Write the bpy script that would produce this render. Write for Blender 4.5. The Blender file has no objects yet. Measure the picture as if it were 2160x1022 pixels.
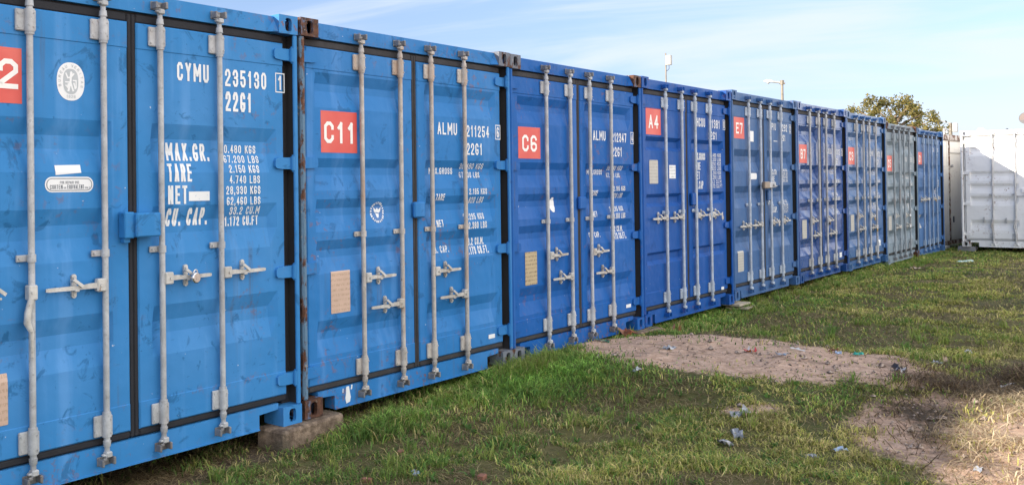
import bpy, bmesh, math, random
import numpy as np
from mathutils import Vector, Matrix

S = bpy.context.scene
COL = S.collection
R = math.radians
random.seed(7)

# ------------------------------------------------------------------ camera
CAM_POS = Vector((0.0, -4.405, 1.511))
yaw, pitch, roll = R(41.004), R(0.597), R(0.706)
fw = Vector((math.cos(yaw) * math.cos(pitch), math.sin(yaw) * math.cos(pitch), math.sin(pitch)))
rt = Vector((math.sin(yaw), -math.cos(yaw), 0.0))
up = rt.cross(fw)
ax_r = rt * math.cos(roll) - up * math.sin(roll)
ax_u = rt * math.sin(roll) + up * math.cos(roll)
cam = bpy.data.cameras.new('camera')
cam.sensor_fit = 'HORIZONTAL'
cam.sensor_width = 36.0
cam.lens = 2013.8 / 2160 * 36.0
cam.shift_x = 280.0 / 2160
cam.shift_y = (368.6 - 511.0) / 2160
cam.clip_start, cam.clip_end = 0.05, 3000
cam_o = bpy.data.objects.new('camera', cam)
COL.objects.link(cam_o)
m = Matrix((ax_r, ax_u, -fw)).transposed().to_4x4()
m.translation = CAM_POS
cam_o.matrix_world = m
S.camera = cam_o

# ------------------------------------------------------------------ sky, sun, exposure
SUN_DIR = Vector((-1.0, 0.54, 0.382)).normalized()      # towards the sun: low, behind the row
SUN_EL = math.asin(SUN_DIR.z)
SUN_ROT = math.atan2(SUN_DIR.x, SUN_DIR.y) % (2 * math.pi)
W = bpy.data.worlds.new('World')
S.world = W
W.use_nodes = True
nt = W.node_tree
nt.nodes.clear()
N, L = nt.nodes.new, nt.links.new
sky = N('ShaderNodeTexSky')
sky.sky_type = 'NISHITA'
sky.sun_disc = False
sky.sun_elevation, sky.sun_rotation = SUN_EL, SUN_ROT
sky.altitude, sky.air_density, sky.dust_density, sky.ozone_density = 0, 1.0, 0.6, 2.0
tc = N('ShaderNodeTexCoord')
sep = N('ShaderNodeSeparateXYZ'); L(tc.outputs['Generated'], sep.inputs[0])
zc = N('ShaderNodeMath'); zc.operation = 'ADD'; L(sep.outputs['Z'], zc.inputs[0]); zc.inputs[1].default_value = 0.16
inv = N('ShaderNodeMath'); inv.operation = 'DIVIDE'; inv.inputs[0].default_value = 1.0; L(zc.outputs[0], inv.inputs[1])
vm = N('ShaderNodeVectorMath'); vm.operation = 'SCALE'; L(tc.outputs['Generated'], vm.inputs[0]); L(inv.outputs[0], vm.inputs['Scale'])
mp = N('ShaderNodeMapping'); mp.vector_type = 'TEXTURE'; mp.inputs['Scale'].default_value = (1.3, 0.42, 1.0); mp.inputs['Rotation'].default_value = (0, 0, R(108)); mp.inputs['Location'].default_value = (6.0, 1.1, 0)
L(vm.outputs[0], mp.inputs[0])
cn = N('ShaderNodeTexNoise'); cn.inputs['Scale'].default_value = 0.85; cn.inputs['Detail'].default_value = 7; cn.inputs['Roughness'].default_value = 0.55; cn.inputs['Distortion'].default_value = 0.6
L(mp.outputs[0], cn.inputs['Vector'])
cr = N('ShaderNodeMapRange'); cr.interpolation_type = 'SMOOTHSTEP'
cr.inputs['From Min'].default_value = 0.41; cr.inputs['From Max'].default_value = 0.66; cr.inputs['To Max'].default_value = 0.72
L(cn.outputs['Fac'], cr.inputs['Value'])
# bluer air low down
tr = N('ShaderNodeMapRange'); tr.inputs['From Min'].default_value = 0.0; tr.inputs['From Max'].default_value = 0.30
L(sep.outputs['Z'], tr.inputs['Value'])
tint = N('ShaderNodeMix'); tint.data_type = 'RGBA'; L(tr.outputs[0], tint.inputs['Factor'])
tint.inputs['A'].default_value = (0.56, 0.56, 0.84, 1); tint.inputs['B'].default_value = (1.08, 0.99, 1.02, 1)
sk = N('ShaderNodeMix'); sk.data_type = 'RGBA'; sk.blend_type = 'MULTIPLY'; sk.inputs['Factor'].default_value = 1.0
L(sky.outputs[0], sk.inputs['A']); L(tint.outputs['Result'], sk.inputs['B'])
# unseen cloud bank added opposite the row to brighten the shaded doors
bd = N('ShaderNodeVectorMath'); bd.operation = 'DOT_PRODUCT'; L(tc.outputs['Generated'], bd.inputs[0]); bd.inputs[1].default_value = (0.1, -0.99, 0.0)
bk = N('ShaderNodeMapRange'); bk.interpolation_type = 'SMOOTHSTEP'; bk.inputs['From Min'].default_value = 0.05; bk.inputs['From Max'].default_value = 0.45
L(bd.outputs['Value'], bk.inputs['Value'])
bn = N('ShaderNodeMapRange'); bn.interpolation_type = 'SMOOTHSTEP'; bn.inputs['From Min'].default_value = 0.30; bn.inputs['From Max'].default_value = 0.52; bn.inputs['To Max'].default_value = 0.92
L(cn.outputs['Fac'], bn.inputs['Value'])
bm_ = N('ShaderNodeMath'); bm_.operation = 'MULTIPLY'; L(bk.outputs[0], bm_.inputs[0]); L(bn.outputs[0], bm_.inputs[1])
thin = N('ShaderNodeMix'); thin.data_type = 'RGBA'; L(cr.outputs[0], thin.inputs['Factor']); L(sk.outputs['Result'], thin.inputs['A'])
thin.inputs['B'].default_value = (3.75, 4.05, 4.5, 1)
mix = N('ShaderNodeMix'); mix.data_type = 'RGBA'
L(bm_.outputs[0], mix.inputs['Factor']); L(thin.outputs['Result'], mix.inputs['A'])
mix.inputs['B'].default_value = (10.2, 9.9, 9.5, 1)
bg = N('ShaderNodeBackground'); bg.inputs['Strength'].default_value = 0.15
L(mix.outputs['Result'], bg.inputs['Color'])
wo = N('ShaderNodeOutputWorld'); L(bg.outputs[0], wo.inputs[0])

sun = bpy.data.lights.new('sun', 'SUN')
sun.energy, sun.angle, sun.color = 5.0, R(0.5), (1.0, 0.89, 0.73)
sun_o = bpy.data.objects.new('sun', sun)
COL.objects.link(sun_o)
sun_o.rotation_euler = SUN_DIR.to_track_quat('Z', 'Y').to_euler()
sun_o.location = (-10, 10, 12)

S.view_settings.view_transform = 'Standard'
S.view_settings.look = 'None'
S.view_settings.gamma = 1
S.view_settings.exposure = 0.7
S.view_settings.use_curve_mapping = False

# ------------------------------------------------------------------ helpers: materials
MATS = {}


class NT:
    """tiny node-tree writer"""
    def __init__(s, name):
        s.m = bpy.data.materials.new(name)
        s.m.use_nodes = True
        s.t = s.m.node_tree
        s.t.nodes.clear()
        s.out = s.t.nodes.new('ShaderNodeOutputMaterial')
        s.pos = s.t.nodes.new('ShaderNodeNewGeometry').outputs['Position']

    def n(s, kind, **kw):
        n = s.t.nodes.new(kind)
        for k, v in kw.items():
            setattr(n, k, v)
        return n

    def put(s, sock, v):
        if isinstance(v, bpy.types.NodeSocket):
            s.t.links.new(v, sock)
        else:
            sock.default_value = v

    def noise(s, scale, detail=3, rough=0.55, vec=None, stretch=None, dist=0.0, off=(0, 0, 0)):
        v = vec or s.pos
        if stretch or off != (0, 0, 0):
            mp = s.n('ShaderNodeMapping')
            s.put(mp.inputs['Vector'], v)
            mp.inputs['Scale'].default_value = stretch or (1, 1, 1)
            mp.inputs['Location'].default_value = off
            v = mp.outputs[0]
        n = s.n('ShaderNodeTexNoise')
        s.put(n.inputs['Vector'], v)
        n.inputs['Scale'].default_value = scale
        n.inputs['Detail'].default_value = detail
        n.inputs['Roughness'].default_value = rough
        n.inputs['Distortion'].default_value = dist
        return n.outputs['Fac']

    def ramp(s, v, a, b, lo=0.0, hi=1.0):
        n = s.n('ShaderNodeMapRange', interpolation_type='SMOOTHSTEP')
        s.put(n.inputs['Value'], v)
        for k, x in (('From Min', a), ('From Max', b), ('To Min', lo), ('To Max', hi)):
            n.inputs[k].default_value = x
        return n.outputs[0]

    def math(s, op, a, b):
        n = s.n('ShaderNodeMath', operation=op)
        s.put(n.inputs[0], a); s.put(n.inputs[1], b)
        return n.outputs[0]

    def mix(s, f, a, b, mode='MIX'):
        n = s.n('ShaderNodeMix', data_type='RGBA', blend_type=mode)
        s.put(n.inputs['Factor'], f)
        for k, v in (('A', a), ('B', b)):
            if isinstance(v, tuple) and len(v) == 3:
                v = v + (1,)
            s.put(n.inputs[k], v)
        return n.outputs['Result']

    def bump(s, h, strength, dist=0.02, normal=None):
        n = s.n('ShaderNodeBump')
        n.inputs['Strength'].default_value = strength
        n.inputs['Distance'].default_value = dist
        s.put(n.inputs['Height'], h)
        if normal:
            s.put(n.inputs['Normal'], normal)
        return n.outputs[0]

    def done(s, col, rough=0.5, metal=0.0, normal=None, spec=0.5):
        b = s.n('ShaderNodeBsdfPrincipled')
        if isinstance(col, tuple):
            col = col + (1,) if len(col) == 3 else col
        s.put(b.inputs['Base Color'], col)
        s.put(b.inputs['Roughness'], rough)
        s.put(b.inputs['Metallic'], metal)
        b.inputs['Specular IOR Level'].default_value = spec
        if normal:
            s.put(b.inputs['Normal'], normal)
        s.t.links.new(b.outputs[0], s.out.inputs[0])
        return s.m


RUST = (0.16, 0.058, 0.024)


def sc(c, k):
    return tuple(min(1, x * k) for x in c)


def mat_paint(name, col, fade=0.35, rust=0.15, scuff=0.5, rough=0.42, streak=0.3, spec=0.14):
    t = NT(name)
    g = sum(col) / 3
    chalk = tuple(0.88 * c * 1.16 + 0.12 * (g * 1.2 + 0.03) for c in col)
    c = t.mix(t.ramp(t.noise(0.9, 4), 0.38, 0.68, 0, fade), col, chalk)
    c = t.mix(t.ramp(t.noise(1.0, 4, stretch=(7, 7, 0.45)), 0.52, 0.74, 0, streak), c, tuple(min(1, x * 1.12 + 0.035) for x in chalk))
    c = t.mix(t.ramp(t.noise(7.0, 5, 0.65, dist=0.8), 0.57, 0.66, 0, scuff), c, sc(col, 0.60))
    c = t.mix(t.ramp(t.noise(26.0, 3, 0.6, stretch=(1, 1, 1.6)), 0.70, 0.76, 0, scuff * 0.9), c, sc(col, 0.5))
    c = t.mix(t.ramp(t.noise(31.0, 2, 0.5, off=(3, 1, 2)), 0.765, 0.80, 0, 0.6), c, (0.70, 0.74, 0.8))
    rm = t.math('MULTIPLY', t.ramp(t.noise(17.0, 6, 0.7, off=(9, 2, 4)), 0.56, 0.62), t.ramp(t.noise(1.7, 3, off=(4, 4, 1)), 0.5, 0.66))
    rm = t.math('MULTIPLY', rm, rust)
    oc = t.n('ShaderNodeTexCoord').outputs['Object']
    sz = t.n('ShaderNodeSeparateXYZ'); t.put(sz.inputs[0], oc)
    # chips and rust along the bottom and top rails and the weld lines, with runs below them
    low = t.ramp(sz.outputs['Z'], .10, .22, 1, 0); high = t.ramp(sz.outputs['Z'], 2.44, 2.52, 0, .55)
    w1 = t.math('MULTIPLY', t.math('SUBTRACT', 1.0, t.ramp(t.math('ABSOLUTE', t.math('SUBTRACT', sz.outputs['Z'], .333), 0), .004, .05)), .55)
    seam = t.math('MAXIMUM', t.math('MAXIMUM', low, high), w1)
    chip = t.ramp(t.noise(24.0, 6, .75, stretch=(1, 1, .8), off=(1, 8, 3)), .54, .60)
    grp = t.ramp(t.noise(2.6, 4, .6, off=(6, 1, 9)), .46, .62)
    rm = t.math('MAXIMUM', rm, t.math('MULTIPLY', t.math('MULTIPLY', t.math('MULTIPLY', seam, chip), grp), min(1.0, .35 + rust)))
    run = t.math('MULTIPLY', t.ramp(t.noise(1.0, 5, .6, stretch=(16, 16, .55), off=(3, 0, 7)), .57, .72), t.ramp(t.noise(1.1, 3, off=(5, 5, 5)), .45, .62))
    c = t.mix(t.math('MULTIPLY', run, .36), c, (0.11, 0.10, 0.095))
    scr = t.math('MULTIPLY', t.ramp(t.noise(1.0, 3, .5, stretch=(9, 9, 60), dist=.4, off=(2, 2, 2)), .70, .73), t.ramp(t.noise(3.0, 2, off=(8, 3, 1)), .52, .62))
    c = t.mix(t.math('MULTIPLY', scr, .5), c, sc(col, .45))
    c = t.mix(rm, c, t.mix(t.noise(60.0), RUST, (0.30, 0.13, 0.05)))
    r = t.ramp(t.noise(3.0, 4), 0.3, 0.7, rough - 0.06, rough + 0.14)
    nrm = t.bump(t.noise(2.1, 3), 0.55, 0.05)
    nrm = t.bump(t.noise(45.0, 3), 0.06, 0.01, nrm)
    return t.done(c, r, 0.0, nrm, spec)


def mat_metal(name, col, rust=0.2, rustcol=(0.30, 0.17, 0.09), metal=0.25, rough=0.5):
    t = NT(name)
    c = t.mix(t.ramp(t.noise(9.0, 5, 0.7), 0.35, 0.7), sc(col, 0.8), sc(col, 1.15))
    c = t.mix(t.ramp(t.noise(38.0, 4, 0.7), 0.56, 0.70, 0, 0.65), c, sc(col, 0.42))
    c = t.mix(t.ramp(t.noise(3.2, 4, .6, stretch=(1, 1, .6), off=(4, 9, 2)), .42, .66, 0, .4), c, sc(col, .62))
    c = t.mix(t.ramp(t.noise(29.0, 5, .75, off=(1, 6, 8)), .64, .69, 0, min(.9, rust * 2.2)), c, (0.20, 0.085, 0.04))
    c = t.mix(t.ramp(t.noise(5.5, 5, 0.7, stretch=(1, 1, 0.35), off=(2, 5, 1)), 0.5, 0.66, 0, rust), c, rustcol)
    return t.done(c, t.ramp(t.noise(20.0), 0.3, 0.7, rough - 0.08, rough + 0.15), metal, t.bump(t.noise(70.0, 3), 0.12, 0.01))


def mat_rust(name, paint, amount=0.5, dark=1.0):
    t = NT(name)
    rc = t.mix(t.ramp(t.noise(24.0, 5, .7), .35, .65), sc((0.06, 0.026, 0.018), dark), sc((0.22, 0.085, 0.040), dark))
    c = t.mix(t.ramp(t.noise(13.0, 6, 0.7, stretch=(1, 1, 0.45)), 0.5 - 0.35 * (amount - 0.5) - 0.035, 0.5 - 0.35 * (amount - 0.5) + 0.035), paint, rc)
    c = t.mix(t.ramp(t.noise(21.0, 4, 0.7, off=(7, 1, 1)), 0.63, 0.68, 0, 0.8), c, (0.42, 0.36, 0.30))
    return t.done(c, 0.75, 0.0, t.bump(t.noise(40.0, 5, 0.7), 0.5, 0.012))


def mat_plain(name, col, var=0.12, scale=12.0, rough=0.6, bump=0.1, metal=0.0):
    t = NT(name)
    c = t.mix(t.noise(scale, 4), sc(col, 1 - var), sc(col, 1 + var))
    return t.done(c, rough, metal, t.bump(t.noise(scale * 5, 3), bump, 0.01))


def mat_plate(name, col, ink, rows=55.0):
    """embossed plate with rows of small illegible print"""
    t = NT(name)
    pr = t.noise(1.0, 2, stretch=(130, 130, 40))
    row = t.n('ShaderNodeTexWave', wave_type='BANDS', bands_direction='Z')
    row.inputs['Scale'].default_value = rows / 6.0
    t.put(row.inputs['Vector'], t.pos)
    f = t.math('MULTIPLY', t.ramp(row.outputs['Fac'], 0.45, 0.6), t.ramp(pr, 0.45, 0.55, 0, 0.7))
    c = t.mix(t.noise(9.0, 5), sc(col, 0.82), sc(col, 1.12))
    c = t.mix(f, c, ink)
    return t.done(c, 0.5, 0.1, t.bump(pr, 0.15, 0.004))


# ------------------------------------------------------------------ helpers: meshes and objects
class MB:
    def __init__(s):
        s.v, s.f, s.m, s.s = [], [], [], []

    def face(s, idx, m=0, smooth=False):
        s.f.append(tuple(idx)); s.m.append(m); s.s.append(smooth)

    def add(s, pts):
        b = len(s.v)
        s.v += [tuple(p) for p in pts]
        return b

    def poly(s, pts, m=0):
        b = s.add(pts)
        s.face(range(b, b + len(pts)), m)

    def box(s, x0, x1, y0, y1, z0, z1, b=0.0, m=0):
        if b <= 0:
            o = s.add([(x, y, z) for z in (z0, z1) for y in (y0, y1) for x in (x0, x1)])
            for q in ((0, 2, 3, 1), (4, 5, 7, 6), (0, 1, 5, 4), (2, 6, 7, 3), (0, 4, 6, 2), (1, 3, 7, 5)):
                s.face([o + i for i in q], m)
            return
        b = min(b, (x1 - x0) * .45, (y1 - y0) * .45, (z1 - z0) * .45)
        X, Y, Z = (x0, x1), (y0, y1), (z0, z1)
        idx = {}
        for i in (0, 1):
            for j in (0, 1):
                for k in (0, 1):
                    sx, sy, sz = b * (1 - 2 * i), b * (1 - 2 * j), b * (1 - 2 * k)
                    o = s.add([(X[i], Y[j] + sy, Z[k] + sz), (X[i] + sx, Y[j], Z[k] + sz), (X[i] + sx, Y[j] + sy, Z[k])])
                    for a in range(3):
                        idx[i, j, k, a] = o + a
        def q(l): s.face([idx[t] for t in l], m)
        for i in (0, 1):
            o = [(0, 0), (0, 1), (1, 1), (1, 0)]
            if i: o = o[::-1]
            q([(i, a, c, 0) for a, c in o])
            q([(a, i, c, 1) for a, c in o[::-1]])
            q([(a, c, i, 2) for a, c in o])
        for j in (0, 1):
            for k in (0, 1):
                f1 = (j + k) % 2
                e = [(0, j, k, 1), (1, j, k, 1), (1, j, k, 2), (0, j, k, 2)]
                q(e if not f1 else e[::-1])
                e = [(j, 0, k, 2), (j, 1, k, 2), (j, 1, k, 0), (j, 0, k, 0)]
                q(e if not f1 else e[::-1])
                e = [(j, k, 0, 0), (j, k, 1, 0), (j, k, 1, 1), (j, k, 0, 1)]
                q(e if not f1 else e[::-1])
        for i in (0, 1):
            for j in (0, 1):
                for k in (0, 1):
                    e = [(i, j, k, 0), (i, j, k, 1), (i, j, k, 2)]
                    q(e if (i + j + k) % 2 else e[::-1])

    def tube(s, pts, rad, n=10, m=0, caps=True, smooth=True):
        pts = [Vector(p) for p in pts]
        if not hasattr(rad, '__len__'):
            rad = [rad] * len(pts)
        rings = []
        ref = None
        for i, p in enumerate(pts):
            d = (pts[min(i + 1, len(pts) - 1)] - pts[max(i - 1, 0)]).normalized()
            if ref is None:
                ref = Vector((0, 0, 1)) if abs(d.z) < .9 else Vector((0, 1, 0))
            a = d.cross(ref).normalized()
            c = d.cross(a).normalized()
            ref = a.cross(d)
            rings.append(s.add([p + (a * math.cos(2 * math.pi * k / n) + c * math.sin(2 * math.pi * k / n)) * rad[i] for k in range(n)]))
        for i in range(len(pts) - 1):
            for k in range(n):
                k2 = (k + 1) % n
                s.face((rings[i] + k, rings[i] + k2, rings[i + 1] + k2, rings[i + 1] + k), m, smooth)
        if caps:
            a = s.add([s.v[rings[0] + k] for k in range(n)]); b = s.add([s.v[rings[-1] + k] for k in range(n)])
            s.face([a + k for k in range(n)][::-1], m)
            s.face([b + k for k in range(n)], m)

    def prism(s, outline, axis, a, b, m=0):
        """outline: 2-D points; axis 'x','y','z' = extrusion axis from a to b"""
        def P(p, t):
            return {'x': (t, p[0], p[1]), 'y': (p[0], t, p[1]), 'z': (p[0], p[1], t)}[axis]
        n = len(outline)
        o = s.add([P(p, a) for p in outline]); o2 = s.add([P(p, b) for p in outline])
        s.face([o + i for i in range(n)], m); s.face([o2 + i for i in range(n)][::-1], m)
        for i in range(n):
            j = (i + 1) % n
            s.face((o + i, o2 + i, o2 + j, o + j), m)

    def obj(s, name, mats, parent=None, fix=True):
        me = bpy.data.meshes.new(name)
        me.from_pydata(s.v, [], s.f)
        for mm in (mats if isinstance(mats, (list, tuple)) else [mats]):
            me.materials.append(mm)
        me.polygons.foreach_set('material_index', s.m)
        me.polygons.foreach_set('use_smooth', s.s)
        if fix:
            bm = bmesh.new(); bm.from_mesh(me)
            bmesh.ops.recalc_face_normals(bm, faces=bm.faces)
            bm.to_mesh(me); bm.free()
        me.update()
        o = bpy.data.objects.new(name, me)
        COL.objects.link(o)
        if parent:
            o.parent = parent
        return o


def tag(o, label=None, cat=None, group=None, kind=None):
    for k, v in (('label', label), ('category', cat), ('group', group), ('kind', kind)):
        if v:
            o[k] = v
    return o


def thing(name, loc, rz, label, cat, group=None):
    o = bpy.data.objects.new(name, None)
    o.empty_display_size = 0.2
    COL.objects.link(o)
    o.location = loc
    o.rotation_euler = (0, 0, rz)
    return tag(o, label, cat, group)


# ------------------------------------------------------------------ numpy noise
def _h(i, j, seed):
    n = (i * 374761393 + j * 668265263 + seed * 1442695041) & 0x7fffffff
    n = ((n ^ (n >> 13)) * 1274126177) & 0x7fffffff
    return ((n ^ (n >> 16)) & 0xffff) / 65535.0


def vn(x, y, s=1.0, seed=0):
    x = np.asarray(x, float) * s; y = np.asarray(y, float) * s
    i = np.floor(x).astype(np.int64); j = np.floor(y).astype(np.int64)
    u = x - i; v = y - j
    u = u * u * (3 - 2 * u); v = v * v * (3 - 2 * v)
    return ((_h(i, j, seed) * (1 - u) + _h(i + 1, j, seed) * u) * (1 - v) +
            (_h(i, j + 1, seed) * (1 - u) + _h(i + 1, j + 1, seed) * u) * v)


def fbm(x, y, s=1.0, seed=0, o=3):
    r = 0; a = .5; t = 0
    for k in range(o):
        r = r + a * vn(x, y, s * 2 ** k, seed + k); t += a; a *= .5
    return r / t


def polymask(x, y, poly, soft=0.15, wob=0.18, seed=3):
    """soft inside-mask of a ground outline with a wandering edge"""
    x = np.asarray(x, float); y = np.asarray(y, float)
    px = x + (fbm(x, y, 2.2, seed) - .5) * 2 * wob
    py = y + (fbm(x, y, 2.2, seed + 9) - .5) * 2 * wob
    inside = np.zeros(px.shape, bool)
    dist = np.full(px.shape, 1e9)
    n = len(poly)
    for k in range(n):
        x1, y1 = poly[k]; x2, y2 = poly[(k + 1) % n]
        c = ((y1 > py) != (y2 > py)) & (px < (x2 - x1) * (py - y1) / (y2 - y1 + 1e-12) + x1)
        inside ^= c
        ex, ey = x2 - x1, y2 - y1
        t = np.clip(((px - x1) * ex + (py - y1) * ey) / (ex * ex + ey * ey), 0, 1)
        dist = np.minimum(dist, np.hypot(px - x1 - t * ex, py - y1 - t * ey))
    sd = np.where(inside, dist, -dist)
    q = np.clip(sd / soft * .5 + .5, 0, 1)
    return q * q * (3 - 2 * q)


SAND_A = [(7.64, -0.1), (8.21, 0.14), (8.88, -0.05), (9.4, -0.61), (9.6, -1.18), (9.45, -1.57), (9.12, -1.96), (9.31, -2.19), (8.98, -2.51), (8.44, -2.82), (7.98, -2.92), (7.78, -2.78), (7.66, -2.6), (7.62, -2.36), (7.36, -2.05), (7.35, -1.65), (7.31, -1.23), (7.13, -0.83)]
SAND_B = [(6.85, -2.48), (7.2, -2.62), (7.5, -2.74), (7.75, -2.87), (7.61, -3.13), (6.53, -3.29), (5.6, -3.5), (6.1, -3.15), (6.18, -2.92), (6.46, -2.7)]
STRAW = [(8.97, -2.71), (9.7, -3.3), (9.2, -4.2), (7.96, -3.5), (7.43, -3.16), (7.69, -2.87), (7.96, -2.63), (8.27, -2.76)]
MUD = [(7.28, -2.57), (7.6, -2.89), (7.26, -3.15), (6.57, -3.26), (6.52, -3.03), (6.88, -2.76)]
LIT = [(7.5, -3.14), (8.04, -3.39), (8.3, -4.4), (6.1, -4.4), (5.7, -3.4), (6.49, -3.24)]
SMALL = [(6.47, -1.83), (6.69, -1.83), (6.9, -2.09), (6.74, -2.17), (6.55, -2.08)]
GREY = [(9.49, -2.54), (9.93, -2.55), (9.73, -2.70), (9.21, -2.70)]
DRYROW = [(2.4, .6), (3.2, .6), (4.49, .7), (5.03, .6), (5.6, .4), (5.2, -.10), (4.5, -.10), (3.7, -.16), (3.1, -.16), (2.4, .2)]


def cover(x, y):
    sand = np.maximum.reduce([polymask(x, y, SAND_A, .22), polymask(x, y, SAND_B, .25, .15), .8 * polymask(x, y, SMALL, .12, .1), .8 * polymask(x, y, GREY, .12, .1), .95 * polymask(x, y, LIT, .3), .85 * np.clip((-4.5 - np.asarray(y, float)) / 1.2, 0, 1) * (np.asarray(y) > -60) * np.clip((60 - np.abs(np.asarray(x))) / 20, 0, 1)])  # last term: unseen ground past the aisle made sandy to bounce light onto doors
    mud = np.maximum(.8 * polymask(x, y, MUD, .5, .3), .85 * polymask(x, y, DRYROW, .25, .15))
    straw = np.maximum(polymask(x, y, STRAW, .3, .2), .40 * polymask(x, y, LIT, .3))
    return sand, mud, straw


def ground_h(x, y):
    x = np.asarray(x, float); y = np.asarray(y, float)
    base = np.interp(x, [-20, 3, 4.3, 6, 7.2, 9, 12, 18, 21, 24, 30], [-.14, -.14, -.105, -.10, -.055, -.09, -.085, -.055, -.11, -.15, -.15])
    h = base + (fbm(x, y, .7, 11) - .5) * .09 + (fbm(x, y, 3.5, 21) - .5) * .035
    near = np.clip((14 - np.hypot(x - 7, y + 2)) / 8, 0, 1)
    h = h + near * (.12 * polymask(x, y, SAND_A, .9, .1) + .03 * (fbm(x, y, 7.0, 25) - .5) * (polymask(x, y, SAND_A, .3, .2) + polymask(x, y, SAND_B, .3, .2)) + .10 * polymask(x, y, STRAW, .7, .1) * vn(x, y, 3, 5))
    under = np.clip((y - .1) / .4, 0, 1) * (x < 24.2)
    return h - .03 * under


# ------------------------------------------------------------------ ground (structure)
def ground():
    xs = np.concatenate([-np.geomspace(500, 4, 24), np.linspace(-3, 2.4, 14), np.arange(2.5, 12, .045), np.arange(12, 28, .13), np.geomspace(28.3, 900, 34)])
    ys = np.concatenate([-np.geomspace(600, 9, 26), np.linspace(-8.6, -4.6, 24), np.arange(-4.5, .9, .045), np.linspace(1, 7, 14), np.geomspace(7.6, 800, 26)])
    xs = np.unique(xs); ys = np.unique(ys)
    X, Y = np.meshgrid(xs, ys, indexing='ij')
    Z = ground_h(X, Y)
    nx, ny = X.shape
    co = np.stack([X, Y, Z], -1).reshape(-1, 3)
    a = (np.arange(nx - 1)[:, None] * ny + np.arange(ny - 1)[None, :]).ravel()
    quads = np.stack([a, a + ny, a + ny + 1, a + 1], -1)
    me = bpy.data.meshes.new('ground')
    me.vertices.add(len(co)); me.vertices.foreach_set('co', co.ravel())
    me.loops.add(quads.size); me.loops.foreach_set('vertex_index', quads.ravel().astype(np.int32))
    me.polygons.add(len(quads)); me.polygons.foreach_set('loop_start', np.arange(0, quads.size, 4, dtype=np.int32))
    me.update(calc_edges=True)
    me.polygons.foreach_set('use_smooth', np.ones(len(quads), bool))
    s, mu, st = cover(co[:, 0], co[:, 1])
    at = me.color_attributes.new('cover', 'FLOAT_COLOR', 'POINT')
    at.data.foreach_set('color', np.stack([s, mu, st, np.ones_like(s)], -1).ravel())
    t = NT('ground_soil')
    av = t.n('ShaderNodeAttribute', attribute_name='cover')
    se = t.n('ShaderNodeSeparateColor'); t.put(se.inputs[0], av.outputs['Color'])
    n1, n2, n3 = t.noise(2.2, 6, .65), t.noise(19.0, 5, .7), t.noise(90.0, 3, .6)
    soil = t.mix(t.ramp(n1, .4, .62), (0.050, 0.045, 0.022), (0.120, 0.095, 0.050))
    soil = t.mix(t.ramp(n2, .45, .7, 0, .7), soil, (0.075, 0.10, 0.032))
    far = t.mix(t.ramp(t.noise(.25, 5, .6), .4, .6), (0.11, 0.15, 0.04), (0.20, 0.19, 0.065))
    soil = t.mix(.45, soil, far)
    sand = t.mix(t.ramp(n2, .35, .7), (0.50, 0.335, 0.245), (0.72, 0.52, 0.40))
    sand = t.mix(t.ramp(t.noise(5.0, 5, .7, stretch=(1, .45, 1), off=(3, 3, 0)), .52, .68, 0, .65), sand, (0.125, 0.09, 0.068))
    sand = t.mix(t.ramp(n3, .66, .72, 0, .7), sand, (0.5, 0.45, 0.4))
    mud = t.mix(n2, (0.05, 0.038, 0.028), (0.16, 0.125, 0.09))
    straw = t.mix(t.ramp(t.noise(14.0, 5, .7, stretch=(1, 3, 1)), .4, .65), (0.085, 0.056, 0.033), (0.24, 0.165, 0.10))
    def edge(ch, k):
        return t.ramp(t.math('ADD', ch, t.math('MULTIPLY', t.math('SUBTRACT', n2, .5), k)), .35, .65)
    c = t.mix(edge(se.outputs[0], .9), soil, sand)
    c = t.mix(t.math('MULTIPLY', edge(se.outputs[2], .9), .6), c, straw)
    c = t.mix(edge(se.outputs[1], .9), c, mud)
    nrm = t.bump(n2, .7, .05)
    nrm = t.bump(n3, .5, .015, nrm)
    me.materials.append(t.done(c, .95, 0, nrm, .2))
    o = bpy.data.objects.new('ground', me)
    COL.objects.link(o)
    tag(o, kind='structure')


ground()

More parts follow.
